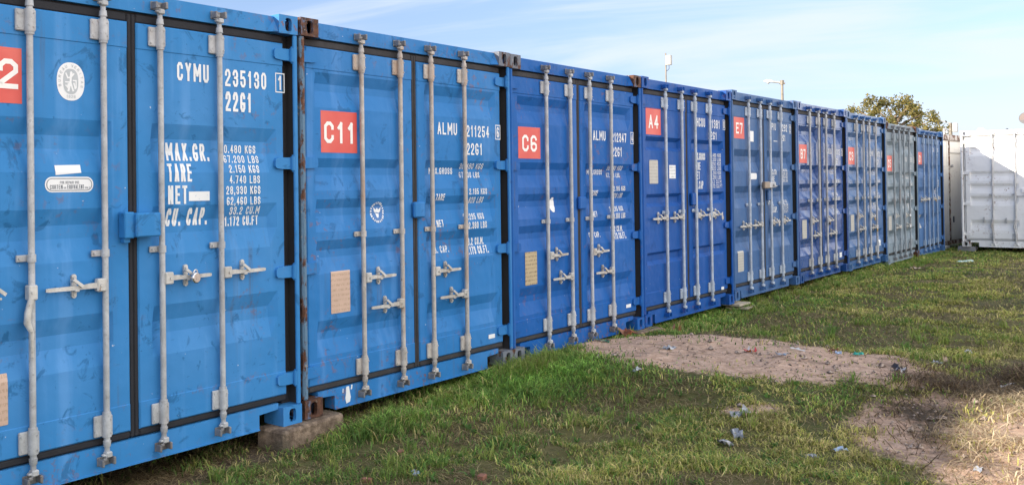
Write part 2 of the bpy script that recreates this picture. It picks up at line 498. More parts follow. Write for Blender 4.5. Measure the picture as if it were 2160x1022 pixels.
# ------------------------------------------------------------------ lettering: a condensed stroke alphabet
c_, d_ = .30, .16
GL = {
    'A': [[(0, 0), (.5, 1), (1, 0)], [(.17, .32), (.83, .32)]],
    'B': [[(0, 0), (0, 1), (.7, 1), (.97, .87), (.97, .65), (.72, .53), (0, .53)], [(.72, .53), (1, .4), (1, .14), (.7, 0), (0, 0)]],
    'C': [[(1, .75), (1, 1 - d_), (1 - c_, 1), (c_, 1), (0, 1 - d_), (0, d_), (c_, 0), (1 - c_, 0), (1, d_), (1, .25)]],
    'D': [[(0, 0), (0, 1), (.65, 1), (1, .84), (1, .16), (.65, 0), (0, 0)]],
    'E': [[(1, 1), (0, 1), (0, 0), (1, 0)], [(0, .52), (.8, .52)]],
    'F': [[(1, 1), (0, 1), (0, 0)], [(0, .52), (.8, .52)]],
    'G': [[(1, .78), (1, 1 - d_), (1 - c_, 1), (c_, 1), (0, 1 - d_), (0, d_), (c_, 0), (1 - c_, 0), (1, d_), (1, .42), (.55, .42)]],
    'H': [[(0, 0), (0, 1)], [(1, 0), (1, 1)], [(0, .52), (1, .52)]],
    'I': [[(.5, 0), (.5, 1)]],
    'K': [[(0, 0), (0, 1)], [(1, 1), (.05, .45)], [(.3, .6), (1, 0)]],
    'L': [[(0, 1), (0, 0), (1, 0)]],
    'M': [[(0, 0), (0, 1), (.5, .35), (1, 1), (1, 0)]],
    'N': [[(0, 0), (0, 1), (1, 0), (1, 1)]],
    'O': [[(c_, 0), (1 - c_, 0), (1, d_), (1, 1 - d_), (1 - c_, 1), (c_, 1), (0, 1 - d_), (0, d_), (c_, 0)]],
    'P': [[(0, 0), (0, 1), (.7, 1), (1, .86), (1, .6), (.7, .46), (0, .46)]],
    'Q': [[(c_, 0), (1 - c_, 0), (1, d_), (1, 1 - d_), (1 - c_, 1), (c_, 1), (0, 1 - d_), (0, d_), (c_, 0)], [(.6, .25), (1, 0)]],
    'R': [[(0, 0), (0, 1), (.7, 1), (1, .86), (1, .64), (.7, .5), (0, .5)], [(.55, .5), (1, 0)]],
    'S': [[(1, .72), (1, 1 - d_), (1 - c_, 1), (c_, 1), (0, 1 - d_), (0, .66), (.25, .54), (.75, .46), (1, .34), (1, d_), (1 - c_, 0), (c_, 0), (0, d_), (0, .28)]],
    'T': [[(0, 1), (1, 1)], [(.5, 1), (.5, 0)]],
    'U': [[(0, 1), (0, d_), (c_, 0), (1 - c_, 0), (1, d_), (1, 1)]],
    'V': [[(0, 1), (.5, 0), (1, 1)]],
    'X': [[(0, 0), (1, 1)], [(0, 1), (1, 0)]],
    'Y': [[(0, 1), (.5, .5), (1, 1)], [(.5, .5), (.5, 0)]],
    '0': [[(c_, 0), (1 - c_, 0), (1, d_), (1, 1 - d_), (1 - c_, 1), (c_, 1), (0, 1 - d_), (0, d_), (c_, 0)]],
    '1': [[(.15, .78), (.6, 1), (.6, 0)]],
    '2': [[(0, .7), (0, 1 - d_), (c_, 1), (1 - c_, 1), (1, 1 - d_), (1, .62), (0, .12), (0, 0), (1, 0)]],
    '3': [[(0, .76), (0, 1 - d_), (c_, 1), (1 - c_, 1), (1, 1 - d_), (1, .64), (.72, .53), (.35, .53)], [(.72, .53), (1, .42), (1, d_), (1 - c_, 0), (c_, 0), (0, d_), (0, .24)]],
    '4': [[(.72, 0), (.72, 1), (0, .3), (1, .3)]],
    '5': [[(.95, 1), (.05, 1), (.02, .55), (.7, .6), (1, .46), (1, d_), (1 - c_, 0), (c_, 0), (0, d_), (0, .25)]],
    '6': [[(1, .82), (.9, .92), (.7, 1), (c_, 1), (0, 1 - d_), (0, d_), (c_, 0), (1 - c_, 0), (1, d_), (1, .38), (.72, .50), (.28, .50), (0, .38)]],
    '7': [[(0, 1), (1, 1), (.38, 0)]],
    '8': [[(.28, .53), (.02, .65), (.02, .87), (.3, 1), (.7, 1), (.98, .87), (.98, .65), (.72, .53), (.28, .53), (0, .4), (0, .14), (.3, 0), (.7, 0), (1, .14), (1, .4), (.72, .53)]],
    '9': [[(0, .18), (.1, .08), (.3, 0), (1 - c_, 0), (1, d_), (1, 1 - d_), (1 - c_, 1), (c_, 1), (0, 1 - d_), (0, .62), (.28, .50), (.72, .50), (1, .62)]],
    '.': [[(.2, 0.0), (.2, .09)]], ',': [[(.3, .1), (.05, -.14)]],
}
WID = {'.': .35, ',': .35, ' ': .55, '1': .78, 'I': .4, 'M': 1.3}


def ribbon(mb, pts, w, y, m):
    """flat stroke of width w along pts (x,z) at depth y, mitred"""
    pts = [Vector((p[0], p[1])) for p in pts]
    closed = (pts[0] - pts[-1]).length < 1e-6
    if not closed:
        for i in range(1, len(pts) - 1):
            if (pts[i] - pts[i - 1]).normalized().dot((pts[i + 1] - pts[i]).normalized()) < -.15:
                ribbon(mb, pts[:i + 1], w, y, m)
                ribbon(mb, pts[i:], w, y + .0007, m)
                return
    if closed:
        pts = pts[:-1]
    n = len(pts)
    lr = []
    for i in range(n):
        a = pts[i] - pts[i - 1] if (i > 0 or closed) else None
        b = pts[(i + 1) % n] - pts[i] if (i < n - 1 or closed) else None
        if a is None: a = b
        if b is None: b = a
        a = a.normalized(); b = b.normalized()
        na, nb = Vector((-a.y, a.x)), Vector((-b.y, b.x))
        q = na + nb
        q = q.normalized() if q.length > 1e-4 else na
        k = min(1.0 / max(q.dot(na), .35), 1.9)
        e = Vector((0, 0))
        if not closed and i == 0: e = -a * w * .5
        if not closed and i == n - 1: e = b * w * .5
        lr.append((pts[i] + q * w * .5 * k + e, pts[i] - q * w * .5 * k + e))
    for i in range(n if closed else n - 1):
        j = (i + 1) % n
        yy = y + .00006 * i
        mb.poly([(lr[i][0].x, yy, lr[i][0].y), (lr[i][1].x, yy, lr[i][1].y), (lr[j][1].x, yy, lr[j][1].y), (lr[j][0].x, yy, lr[j][0].y)], m)


def text(mb, s, x0, x1, z0, z1, y=0.0, m=0, wt=.15, gap=.42):
    """the string s fitted into the rectangle x0..x1, z0..z1"""
    ws = [WID.get(ch, 1.0) for ch in s]
    tot = sum(ws) + gap * (len(s) - 1)
    k = (x1 - x0) / tot
    h = z1 - z0
    w = min(h * wt, k * .46)
    x = x0
    for ch, cw in zip(s, ws):
        for k_, st in enumerate(GL.get(ch, [])):
            P = [(x + w / 2 + p[0] * (cw * k - w), z0 + w / 2 + p[1] * (h - w)) for p in st]
            ribbon(mb, P, w, y + .0011 * k_, m)
        x += (cw + gap) * k


def words(s, x0, x1, gap=.42):
    ws = [WID.get(ch, 1.0) for ch in s]
    k = (x1 - x0) / (sum(ws) + gap * (len(s) - 1))
    out, x, st, cur = [], x0, x0, ''
    for ch, cw in zip(s, ws):
        if ch == ' ':
            out.append((cur, st, x - gap * k)); cur = ''
            x += (cw + gap) * k; st = x
            continue
        cur += ch
        x += (cw + gap) * k
    out.append((cur, st, x - gap * k))
    return out


def rrect(x0, x1, z0, z1, r, n=5):
    o = []
    for cx, cz, a0 in ((x1 - r, z1 - r, 0), (x0 + r, z1 - r, 90), (x0 + r, z0 + r, 180), (x1 - r, z0 + r, 270)):
        o += [(cx + r * math.cos(R(a0 + 90 * i / n)), cz + r * math.sin(R(a0 + 90 * i / n))) for i in range(n + 1)]
    return o


def ellipse(cx, cz, rx, rz, n=28, sq=1.0):
    o = []
    for i in range(n):
        a = 2 * math.pi * i / n
        c, s = math.cos(a), math.sin(a)
        o.append((cx + rx * math.copysign(abs(c) ** sq, c), cz + rz * math.copysign(abs(s) ** sq, s)))
    return o


# ------------------------------------------------------------------ shipping containers
CW, CH, CL = 2.438, 2.591, 6.058
DZ0, DZ1 = .187, 2.417                     # door bottom / top
DOORS = {'L': (.083, 1.190), 'R': (1.246, 2.352)}
CORR = {'L': (.165, 1.085), 'R': (1.335, 2.285)}
YD = .050                                  # door skin
BANDS = {                                  # top of recess, upper slope, flat, lower slope
    'three': [(1.868, .085, .07, .12), (1.404, .085, .07, .12), (.848, .09, .07, .12)],
    'five': [(2.254, .072, .05, .11), (1.684, .062, .05, .105), (1.41, .062, .05, .105), (1.136, .066, .05, .105), (.606, .078, .05, .11)],
    'steep': [(1.976, .044, .066, .036), (1.368, .038, .06, .04), (.750, .03, .062, .04)],
}


def yprof(style, depth, x, z):
    for k in ('L', 'R'):
        a, b = CORR[k]
        if a < x < b:
            g = min(1, (x - a) / .012, (b - x) / .06)
            for zt, s1, fl, s2 in BANDS[style]:
                if z < zt and z > zt - s1 - fl - s2:
                    d = zt - z
                    f = d / s1 if d < s1 else (1.0 if d < s1 + fl else 1 - (d - s1 - fl) / s2)
                    return YD + depth * g * f
    return YD


def rail(z):
    return -.004 if (z > 2.274 or z < .333) else 0.0


def conform(mb, style, depth, lift):
    """cut flat artwork at the folds of the door skin and lay it on the skin"""
    bm = bmesh.new()
    vs = [bm.verts.new(v) for v in mb.v]
    for f, mi in zip(mb.f, mb.m):
        fa = bm.faces.new([vs[i] for i in f]); fa.material_index = mi
    zmin = min(v[2] for v in mb.v); zmax = max(v[2] for v in mb.v)
    xmin = min(v[0] for v in mb.v); xmax = max(v[0] for v in mb.v)
    zs = []
    for zt, s1, fl, s2 in BANDS[style]:
        zs += [zt, zt - s1, zt - s1 - fl, zt - s1 - fl - s2]
    zs += [2.274, .333]
    xs = [q for k in CORR.values() for q in (k[0], k[0] + .012, k[1] - .06, k[1])]
    for z in zs:
        if zmin < z < zmax:
            bmesh.ops.bisect_plane(bm, geom=bm.verts[:] + bm.edges[:] + bm.faces[:], plane_co=(0, 0, z), plane_no=(0, 0, 1))
    for x in xs:
        if xmin < x < xmax:
            bmesh.ops.bisect_plane(bm, geom=bm.verts[:] + bm.edges[:] + bm.faces[:], plane_co=(x, 0, 0), plane_no=(1, 0, 0))
    bm.verts.ensure_lookup_table(); bm.faces.ensure_lookup_table()
    out = MB()
    for v in bm.verts:
        out.v.append((v.co.x, yprof(style, depth, v.co.x, v.co.z) + rail(v.co.z) - lift + v.co.y * -1.0, v.co.z))
    bm.verts.index_update()
    for f in bm.faces:
        out.face([v.index for v in f.verts], f.material_index)
    bm.free()
    # face outwards (-y)
    for i, f in enumerate(out.f):
        a, b, c = (Vector(out.v[k]) for k in f[:3])
        if (b - a).cross(c - a).y > 0:
            out.f[i] = f[::-1]
    return out


def door_skin(side, style, depth):
    x0, x1 = DOORS[side]
    a, b = CORR[side]
    xs = [x0, x0 + .008, a, a + .012, b - .06, b, x1 - .008, x1]
    zs = [DZ0, DZ0 + .008, .331, .335, 2.272, 2.276, DZ1 - .008, DZ1]
    for zt, s1, fl, s2 in BANDS[style]:
        zs += [zt, zt - s1, zt - s1 - fl, zt - s1 - fl - s2]
    zs = sorted(set(zs))
    mb = MB()
    idx = {}
    for i, x in enumerate(xs):
        for j, z in enumerate(zs):
            y = yprof(style, depth, x, z) + rail(z)
            if i in (0, len(xs) - 1) or j in (0, len(zs) - 1):
                y += .008
            idx[i, j] = mb.add([(x, y, z)])
    for i in range(len(xs) - 1):
        for j in range(len(zs) - 1):
            mb.face((idx[i, j], idx[i + 1, j], idx[i + 1, j + 1], idx[i, j + 1]))
    # edges of the leaf, running back
    ring = [(0, j) for j in range(len(zs))] + [(i, len(zs) - 1) for i in range(1, len(xs))] + [(len(xs) - 1, j) for j in range(len(zs) - 2, -1, -1)] + [(i, 0) for i in range(len(xs) - 2, 0, -1)]
    bk = [mb.add([(mb.v[idx[r]][0], YD + .055, mb.v[idx[r]][2])]) for r in ring]
    for k in range(len(ring)):
        k2 = (k + 1) % len(ring)
        mb.face((idx[ring[k]], idx[ring[k2]], bk[k2], bk[k]))
    mb.face(bk)
    return mb


def casting_mesh(flipx, top):
    """ISO corner casting: hollow block with oval holes in front, outer side and top/bottom"""
    mb = MB()
    w, d, h, t = .162, .178, .118, .026
    def ring(P, a0, a1, b0, b1, hx, hz, N):
        """plate a0..a1 x b0..b1 with oval hole, P maps (a,b,depth)"""
        ca, cb = (a0 + a1) / 2, (b0 + b1) / 2
        n = 24
        rect, hole = [], []
        for i in range(n):
            an = 2 * math.pi * (i + .5) / n
            c, s = math.cos(an), math.sin(an)
            k = min((a1 - ca) / abs(c) if abs(c) > 1e-6 else 9, (b1 - cb) / abs(s) if abs(s) > 1e-6 else 9)
            rect.append((ca + c * k, cb + s * k))
            e = .62
            hole.append((ca + hx * math.copysign(abs(c) ** e, c) * .98, cb + hz * math.copysign(abs(s) ** e, s) * .98))
        r = mb.add([P(p[0], p[1], 0) for p in rect]); o = mb.add([P(p[0], p[1], 0) for p in hole]); q = mb.add([P(p[0], p[1], t) for p in hole])
        for i in range(n):
            j = (i + 1) % n
            mb.face((r + i, r + j, o + j, o + i)); mb.face((o + i, o + j, q + j, q + i))
        # square corners left over by the fan
        for sx, sy in ((a0, b0), (a1, b0), (a1, b1), (a0, b1)):
            ns = sorted(range(n), key=lambda i: (rect[i][0] - sx) ** 2 + (rect[i][1] - sy) ** 2)[:2]
            c0 = mb.add([P(sx, sy, 0)])
            mb.face((c0, r + ns[0], r + ns[1]))
    ring(lambda a, b, k: (a, k, b), 0, w, 0, h, .030, .043, 0)                       # front
    ring(lambda a, b, k: (k, a, b), 0, d, 0, h, .042, .038, 0)                       # outer side (x=0)
    ring(lambda a, b, k: (a, b, h - k), 0, w, 0, d, .034, .055, 0)                   # top
    o = [(w, 0, 0), (w, d, 0), (w, d, h), (w, 0, h)]
    mb.poly(o)
    mb.poly([(0, d, 0), (w, d, 0), (w, d, h), (0, d, h)])
    mb.poly([(0, 0, 0), (w, 0, 0), (w, d, 0), (0, d, 0)])
    me = MB()
    for v in mb.v:
        me.v.append((w - v[0] if flipx else v[0], v[1], v[2] if top else h - v[2]))
    me.f, me.m, me.s = mb.f, mb.m, mb.s
    return me


def rod_mesh(x, keeper=True):
    mb = MB()
    y = .020
    mb.tube([(x, y, .15), (x, y, 2.45)], .0168, 12)
    for z0, z1, s in ((2.292, 2.405, 1), (.196, .312, -1)):
        mb.tube([(x, y, z0), (x, y, z1)], .0255, 12)
        mb.box(x - .068, x - .004, .028, .0455, z0 + .002, z1 - .002, .005)
        mb.box(x - .022, x + .030, .004, .0455, z0, z1, .008)
        zz = z0 - .014 if s > 0 else z1
        mb.tube([(x, y, zz), (x, y, zz + .014)], .023, 12)
        for z in (z0 + .022, z1 - .022):
            mb.tube([(x - .052, .0325, z), (x - .052, .025, z)], .008, 8)
            mb.tube([(x + .012, -.0035, z), (x + .012, -.0075, z)], .005, 6)
    # rod guide
    mb.tube([(x, y, 1.146), (x, y, 1.184)], .0225, 12)
    mb.box(x - .072, x - .002, .034, .0465, 1.148, 1.182, .003)
    mb.tube([(x - .055, .0345, 1.165), (x - .055, .027, 1.165)], .007, 8)
    # cams at both ends
    for z0, z1, s in ((2.42, 2.505, 1), (.175, .088, -1)):
        mb.tube([(x, y, z0), (x, y, z0 + s * .03), (x, y, z0 + s * .034), (x, y, z0 + s * .06)], [.022, .019, .0145, .0145], 10)
        a, b = sorted((z0 + s * .055, z1))
        mb.box(x - .020, x + .020, -.006, .032, a, b, .006)
        mb.box(x - .036, x + .006, -.002, .024, a + .008, b - .010, .005)
    return mb


def keeper_mesh(x, z, s):
    mb = MB()
    mb.box(x - .046, x + .042, .0385, .0465, z - .024, z + .024, .003)
    mb.box(x - .045, x - .031, -.010, .040, z - .022, z + .018, .004)
    mb.box(x + .024, x + .040, -.008, .040, z - .018, z + .022, .004)
    mb.box(x - .040, x - .018, -.012, -.002, z - .004 - .014 * s, z + .012 - .014 * s, .003)
    return mb


def handle_mesh(x, z, dr):
    """hub clamped on the rod and forged lever; dr = -1 left, 1 right, 0 hanging"""
    mb = MB()
    if dr:
        xa, xb = sorted((x + dr * .006, x + dr * .062))
        mb.box(xa, xb, -.006, .030, z - .034, z + .034, .006)
        mb.tube([(x + dr * .040, -.0055, z), (x + dr * .040, -.013, z)], .009, 8)
        st = [(.055, .014, .018), (.10, .0135, .017), (.15, .010, .014), (.215, .011, .012), (.33, .010, .010), (.345, .007, .008)]
        for i in range(len(st) - 1):
            (a, ha, da), (b, hb, db) = st[i], st[i + 1]
            ya, yb = .008 + a * .03, .008 + b * .03
            za, zb = z - .004 * (a > .1) , z - .004 * (b > .1)
            P = [(x + dr * a, ya - da / 2, za - ha), (x + dr * a, ya - da / 2, za + ha), (x + dr * a, ya + da / 2, za + ha), (x + dr * a, ya + da / 2, za - ha),
                 (x + dr * b, yb - db / 2, zb - hb), (x + dr * b, yb - db / 2, zb + hb), (x + dr * b, yb + db / 2, zb + hb), (x + dr * b, yb + db / 2, zb - hb)]
            o = mb.add(P)
            for q in ((0, 1, 5, 4), (1, 2, 6, 5), (2, 3, 7, 6), (3, 0, 4, 7), (0, 3, 2, 1), (4, 5, 6, 7)):
                mb.face([o + k for k in q])
    else:
        mb.box(x - .030, x + .018, -.012, .036, z - .04, z + .035, .006)
        mb.tube([(x - .012, -.0115, z), (x - .012, -.018, z)], .008, 8)
        mb.tube([(x - .014, .0, z - .03), (x - .030, .004, z - .10), (x - .034, .004, z - .15), (x - .012, .002, z - .20), (x - .010, .006, z - .32)], [.016, .018, .019, .012, .010], 8)
    return mb


def catch_mesh(x, z, dr, lever=True):
    mb = MB()
    cx = x + dr * .175
    o = rrect(cx - .014, cx + .014, z - .062, z + .062, .0138)
    mb.prism(o, 'y', .036, .0485)
    for s in (-1, 1):
        mb.tube([(cx, .0365, z + s * .043), (cx, .028, z + s * .043)], .009, 8)
    # hasp tongue folded over the lever and the seat under it
    mb.box(cx - .013, cx + .013, .003, .037, z - .028, z - .0165, .003)
    o = mb.add([(cx - .03, .0005, z + .034), (cx - .012, .0005, z + .040), (cx + .034, -.006, z + .004), (cx + .024, -.006, z - .010),
                (cx - .03, .010, z + .034), (cx - .012, .010, z + .040), (cx + .034, .003, z + .004), (cx + .024, .003, z - .010)])
    for q in ((0, 1, 2, 3), (7, 6, 5, 4), (0, 4, 5, 1), (1, 5, 6, 2), (2, 6, 7, 3), (3, 7, 4, 0)):
        mb.face([o + k for k in q])
    mb.box(cx - .024, cx - .008, .004, .037, z + .022, z + .034, .002)
    return mb


def hinge_mesh(side, z):
    mb = MB()
    f = (lambda x: x) if side == 'R' else (lambda x: CW - x)
    def bx(x0, x1, *a):
        p, q = sorted((f(x0), f(x1)))
        mb.box(p, q, *a)
    # blade on the door with a swept nose, lug round the pin
    a, b = f(2.245), f(2.372)
    out = [(2.262, .018), (2.272, .031), (2.31, .036), (2.418, .038), (2.418, -.038), (2.31, -.036), (2.272, -.031), (2.262, -.018)]
    n = len(out)
    o1 = mb.add([(f(p[0]), .030, z + p[1]) for p in out])
    o2 = mb.add([(f(p[0]), .062, z + p[1]) for p in out])
    mb.face([o1 + i for i in range(n)]); mb.face([o2 + i for i in range(n)])
    for i in range(n):
        j = (i + 1) % n
        mb.face((o1 + i, o1 + j, o2 + j, o2 + i))
    mb.tube([(f(2.408), .024, z - .044), (f(2.408), .024, z + .044)], .0175, 12)
    mb.tube([(f(2.408), .024, z - .054), (f(2.408), .024, z + .054)], .009, 8)
    return mb


def sticker(outline_list, mats, name, parent, style, depth, lift=.0015, extra=None):
    """outline_list: (outline, material index, rise)"""
    mb = MB()
    for out, mi, rise in outline_list:
        mb.poly([(p[0], rise, p[1]) for p in out], mi)
    if extra:
        extra(mb)
    o = conform(mb, style, depth, lift).obj(name, mats, parent, fix=False)
    return o


def side_wall(mb, x, inward):
    ys = []
    y = .19
    while y < CL - .25:
        ys += [(y, 0), (y + .07, 0), (y + .14, .036), (y + .21, .036)]
        y += .28
    ys.append((CL - .18, 0))
    o = [(x + inward * (.006 + q[1]), q[0]) for q in ys]
    for (xa, ya), (xb, yb) in zip(o, o[1:]):
        mb.poly([(xa, ya, .12), (xb, yb, .12), (xb, yb, 2.5), (xa, ya, 2.5)])


M_SEAL = mat_plain('black_rubber_seal', (0.016, 0.017, 0.023), .35, 14, .85, .3)
M_SEAL_DUSTY = mat_plain('dusty_rubber_seal', (0.034, 0.033, 0.037), .6, 9, .85, .4)
t_ = NT('white_lettering')
_w = t_.mix(t_.ramp(t_.noise(42.0, 5, .75), .60, .70, 0, .75), (0.80, 0.82, 0.84), (0.16, 0.32, 0.56))
M_WHITE = t_.done(t_.mix(t_.ramp(t_.noise(4.0, 4), .4, .7, 0, .35), _w, (0.55, 0.60, 0.66)), .55)
t_ = NT('red_sign_vinyl')
_w = t_.mix(t_.ramp(t_.noise(2.2, 4), .35, .7), (0.66, 0.085, 0.07), (0.74, 0.15, 0.12))
M_RED = t_.done(t_.mix(t_.ramp(t_.noise(30.0, 5, .7, stretch=(1, 1, .3)), .60, .75, 0, .3), _w, (0.42, 0.12, 0.11)), .45)
M_SIGNW = mat_plain('white_sign_vinyl', (0.86, 0.85, 0.83), .03, 3, .35, .0)
M_INK = mat_plain('dark_print_ink', (0.10, 0.12, 0.16), .1, 20, .6, .0)
M_GREYINK = mat_plain('grey_print_ink', (0.46, 0.50, 0.54), .08, 20, .6, .0)
M_BLUEINK = mat_plain('blue_print_ink', (0.055, 0.18, 0.46), .15, 30, .5, .0)
M_LABEL = mat_plain('white_sticker', (0.80, 0.82, 0.85), .06, 9, .45, .0)
M_PLATE_TAN = mat_plate('tan_data_plate', (0.60, 0.43, 0.34), (0.42, 0.29, 0.21))
M_PLATE_BRASS = mat_plate('brass_data_plate', (0.50, 0.40, 0.25), (0.16, 0.12, 0.08))
M_PLATE_GREY = mat_plate('grey_data_plate', (0.50, 0.49, 0.46), (0.34, 0.33, 0.31))
M_GALV = mat_metal('galvanised_steel', (0.49, 0.505, 0.53), .2, metal=.1)
M_GALV_TAN = mat_metal('rust_stained_galvanised_steel', (0.52, 0.485, 0.455), .7, (0.40, 0.27, 0.19), metal=.1)
M_GALV_DULL = mat_metal('dull_galvanised_steel', (0.50, 0.52, 0.55), .2, metal=.1)
M_GALV_BLUE = mat_metal('blue_tinted_galvanised_steel', (0.48, 0.55, 0.65), .06, metal=.1)
M_ZINC = mat_metal('worn_zinc_handle', (0.58, 0.57, 0.55), .45, (0.36, 0.28, 0.20), .2, .45)
M_KEEPER = mat_metal('dark_keeper_steel', (0.25, 0.25, 0.26), .45, (0.14, 0.07, 0.04))
M_RUSTY = mat_rust('rusted_steel', (0.10, 0.16, 0.27), .78)
M_SHELL_IN = mat_plain('dark_underframe_recess_shade', (0.03, 0.03, 0.033), .3, 4, .8, .1)


def container(name, loc, rz, label, spec, group='containers standing in the long row'):
    root = thing(name, loc, rz, label, 'shipping container', group)
    P = spec['paint']
    style, depth = spec['style'], spec.get('depth', .029)
    rod_m, hnd_m = spec['rod'], spec.get('handle', M_ZINC)
    seal_m = spec.get('seal', M_SEAL)
    # body shell -----------------------------------------------------------
    mb = MB()
    side_wall(mb, 0, 1); side_wall(mb, CW, -1)
    mb.box(.012, CW - .012, .10, CL - .02, 2.50, 2.568, .0)
    mb.box(.02, CW - .02, CL - .06, CL - .02, .12, 2.50)
    for x0, x1 in ((.002, .06), (CW - .06, CW - .002)):
        mb.box(x0, x1, .178, CL - .178, .03, .16, .0); mb.box(x0, x1, .178, CL - .178, 2.50, 2.58, .0)
    mb.obj('body', P, root)
    mb = MB(); mb.box(.06, CW - .06, .14, CL - .1, .12, .17)
    mb.obj('underframe', M_SHELL_IN, root)
    # front frame ------------------------------------------------------------
    mb = MB()
    lp = 1 if spec.get('left_post') else 0
    mb.box(.0, .044, .004, .06, .118, 2.473, .012, lp)
    mb.box(.002, .012, .05, .13, .118, 2.473, 0, 2)
    mb.box(CW - .034, CW, .004, .024, .118, 2.473, .006)
    mb.box(CW - .012, CW - .002, .022, .13, .118, 2.473, 0, 2)  # inner post walls near-black: recess shade put into their colour
    mb.box(.048, .075, .085, .13, .118, 2.473)
    mb.box(CW - .085, CW - .012, .100, .13, .118, 2.473, 0, 2)
    # header with swept ends
    mb.prism([(.162, .048), (2.276, .048), (2.276, .13), (.162, .13)], 'z', 2.478, 2.580)
    for xa, xb in ((.163, .225), (2.275, 2.213)):                       # gussets running out to the castings
        a_ = [(xa, .004, 2.480), (xa, .047, 2.480), (xb, .047, 2.480), (xa, .047, 2.566)]
        o_ = mb.add(a_)
        for q in ((0, 1, 2), (0, 3, 1), (0, 2, 3), (1, 3, 2)): mb.face([o_ + k for k in q])
    mb.box(.05, CW - .05, .088, .13, 2.40, 2.479, 0, 2)
    # sill with the two pockets beside the castings
    o = [(.162, .140), (.162, .112), (.172, .100), (.310, .100), (.322, .088), (.322, .0), (2.116, .0), (2.116, .088), (2.128, .100), (2.266, .100), (2.276, .112), (2.276, .140)]
    mb.prism([(.322, .004), (2.116, .004), (2.116, .142), (.322, .142)], 'y', .046, .14)
    mb.prism([(.162, .104), (.322, .096), (.322, .142), (.162, .142)], 'y', .046, .14)
    mb.prism([(2.116, .096), (2.276, .104), (2.276, .142), (2.116, .142)], 'y', .046, .14)
    mb.box(.322, 2.116, .040, .05, .002, .010)
    mb.box(.05, CW - .05, .094, .14, .141, .20, 0, 2)
    frame = mb.obj('front_frame', [P, spec.get('left_post') or P, M_SHELL_IN], root)
    for x in spec.get('rods', (.600, 1.020, 1.385, 1.810)):
        for z, s in ((2.525, 1), (.066, -1)):
            keeper_mesh(x, z, s).obj('cam_keeper', spec.get('keeper', M_KEEPER), frame)
    for pol in spec.get('splash', []):
        mb = MB(); mb.prism(pol, 'y', .0435, .0462); mb.obj('paint_splash', M_LABEL, frame)
    # corner castings ---------------------------------------------------------
    for fl in (False, True):
        for tp in (False, True):
            mm = spec.get('castings', {}).get(('R' if fl else 'L') + ('T' if tp else 'B'), P)
            o = casting_mesh(fl, tp).obj('corner_casting', mm, root)
            o.location = (CW - .162 if fl else 0, 0, CH - .118 if tp else 0)
            b = o.copy(); COL.objects.link(b); b.parent = root
            b.rotation_euler = (0, 0, math.pi)
            b.location = ((CW if fl else .162), CL, o.location.z)
    # doors -------------------------------------------------------------------
    rods = spec.get('rods', (.600, 1.020, 1.385, 1.810))
    for side in 'LR':
        d = door_skin(side, style, depth).obj('door', P, root)
        x0, x1 = DOORS[side]
        # rubber seal round the leaf
        mb = MB()
        inner, outer = (x1, x1 + .028) if side == 'L' else (x0 - .028, x0)
        mb.box(inner + .0005, outer - .0005, .054, .088, .150, 2.462, .006)
        mb.box(x0, x1, .056, .088, DZ1 + .0005, 2.466, .008)
        mb.box(x0, x1, .052, .088, .146, DZ0 - .0005, .010)
        hx = (x0 - .012, x0 - .001) if side == 'L' else (x1 + .001, x1 + .024)
        mb.box(hx[0], hx[1], .070, .098, .15, 2.46, .004)
        mb.obj('door_seal', seal_m, d)
        for z in spec.get('hinges', (2.345, 1.652, .962, .285)):
            hinge_mesh(side, z).obj('hinge', P, d)
        for i in ((0, 1) if side == 'L' else (2, 3)):
            rm = rod_m
            rod_mesh(rods[i]).obj('lock_rod', rm, d)
            hz, dr = spec['handles'][i]
            handle_mesh(rods[i], hz, dr).obj('door_handle', hnd_m, d)
            cd = dr if dr else -1
            catch_mesh(rods[i], hz + .004, cd).obj('handle_catch', hnd_m, d)
        if side == 'R':
            if spec.get('texts'):
                for s, a, b, z0, z1 in spec['texts']:
                    if s == '#':
                        mb = MB(); mb.poly([(a, 0, z0), (b, 0, z0), (b, 0, z1), (a, 0, z1)])
                        conform(mb, style, depth, .0016).obj('white_patch', M_WHITE, d, fix=False)
                        continue
                    if s.startswith('['):
                        mb = MB()
                        ribbon(mb, [(a, z0), (b, z0), (b, z1), (a, z1), (a, z0)], .007, 0, 0)
                        conform(mb, style, depth, .0016).obj('letter_box', M_WHITE, d, fix=False)
                        s, a, b, z0, z1 = s[1:-1], a + (b - a) * .24, b - (b - a) * .24, z0 + .014, z1 - .014
                    for wd, wa, wb in words(s, a, b):
                        mb = MB()
                        text(mb, wd, wa, wb, z0, z1, wt=.145)
                        conform(mb, style, depth, .0016).obj('lettering', M_WHITE, d, fix=False)
            bx = spec.get('lockbox')
            if bx == 'big':
                mb = MB()
                mb.box(1.175, 1.335, -.045, .046, 1.240, 1.372, .008)
                mb.box(1.118, 1.180, -.02, .0445, 1.236, 1.378, .006)
                mb.box(1.13, 1.17, .01, .0445, 1.212, 1.240, .002)
                mb.obj('lock_box', P, d)
            elif bx:
                mb = MB(); mb.box(bx[0], bx[1], .012, .0465, bx[2], bx[3], .010); mb.obj('lock_box', P, d)
        else:
            sg = spec.get('sign')
            if sg:
                s, a, b, z0, z1, tx0, tx1, tz0, tz1 = sg
                sticker([([(a, z0), (b, z0), (b, z1), (a, z1)], 0, 0)], [M_RED, M_SIGNW], 'unit_sign', d, style, depth, .0014,
                        lambda mb: text(mb, s, tx0, tx1, tz0, tz1, .0012, 1, .168, .34))
        for kind, sd, fn in spec.get('extras', []):
            if sd == side:
                fn(d, style, depth, kind)
    return root


def ex_rect(x0, x1, z0, z1, mat, r=.004, border=None):
    def fn(d, st, dp, nm):
        ol = [(rrect(x0, x1, z0, z1, r), 0, 0)]
        ms = [mat]
        sticker(ol, ms, nm, d, st, dp, .003)
    return fn


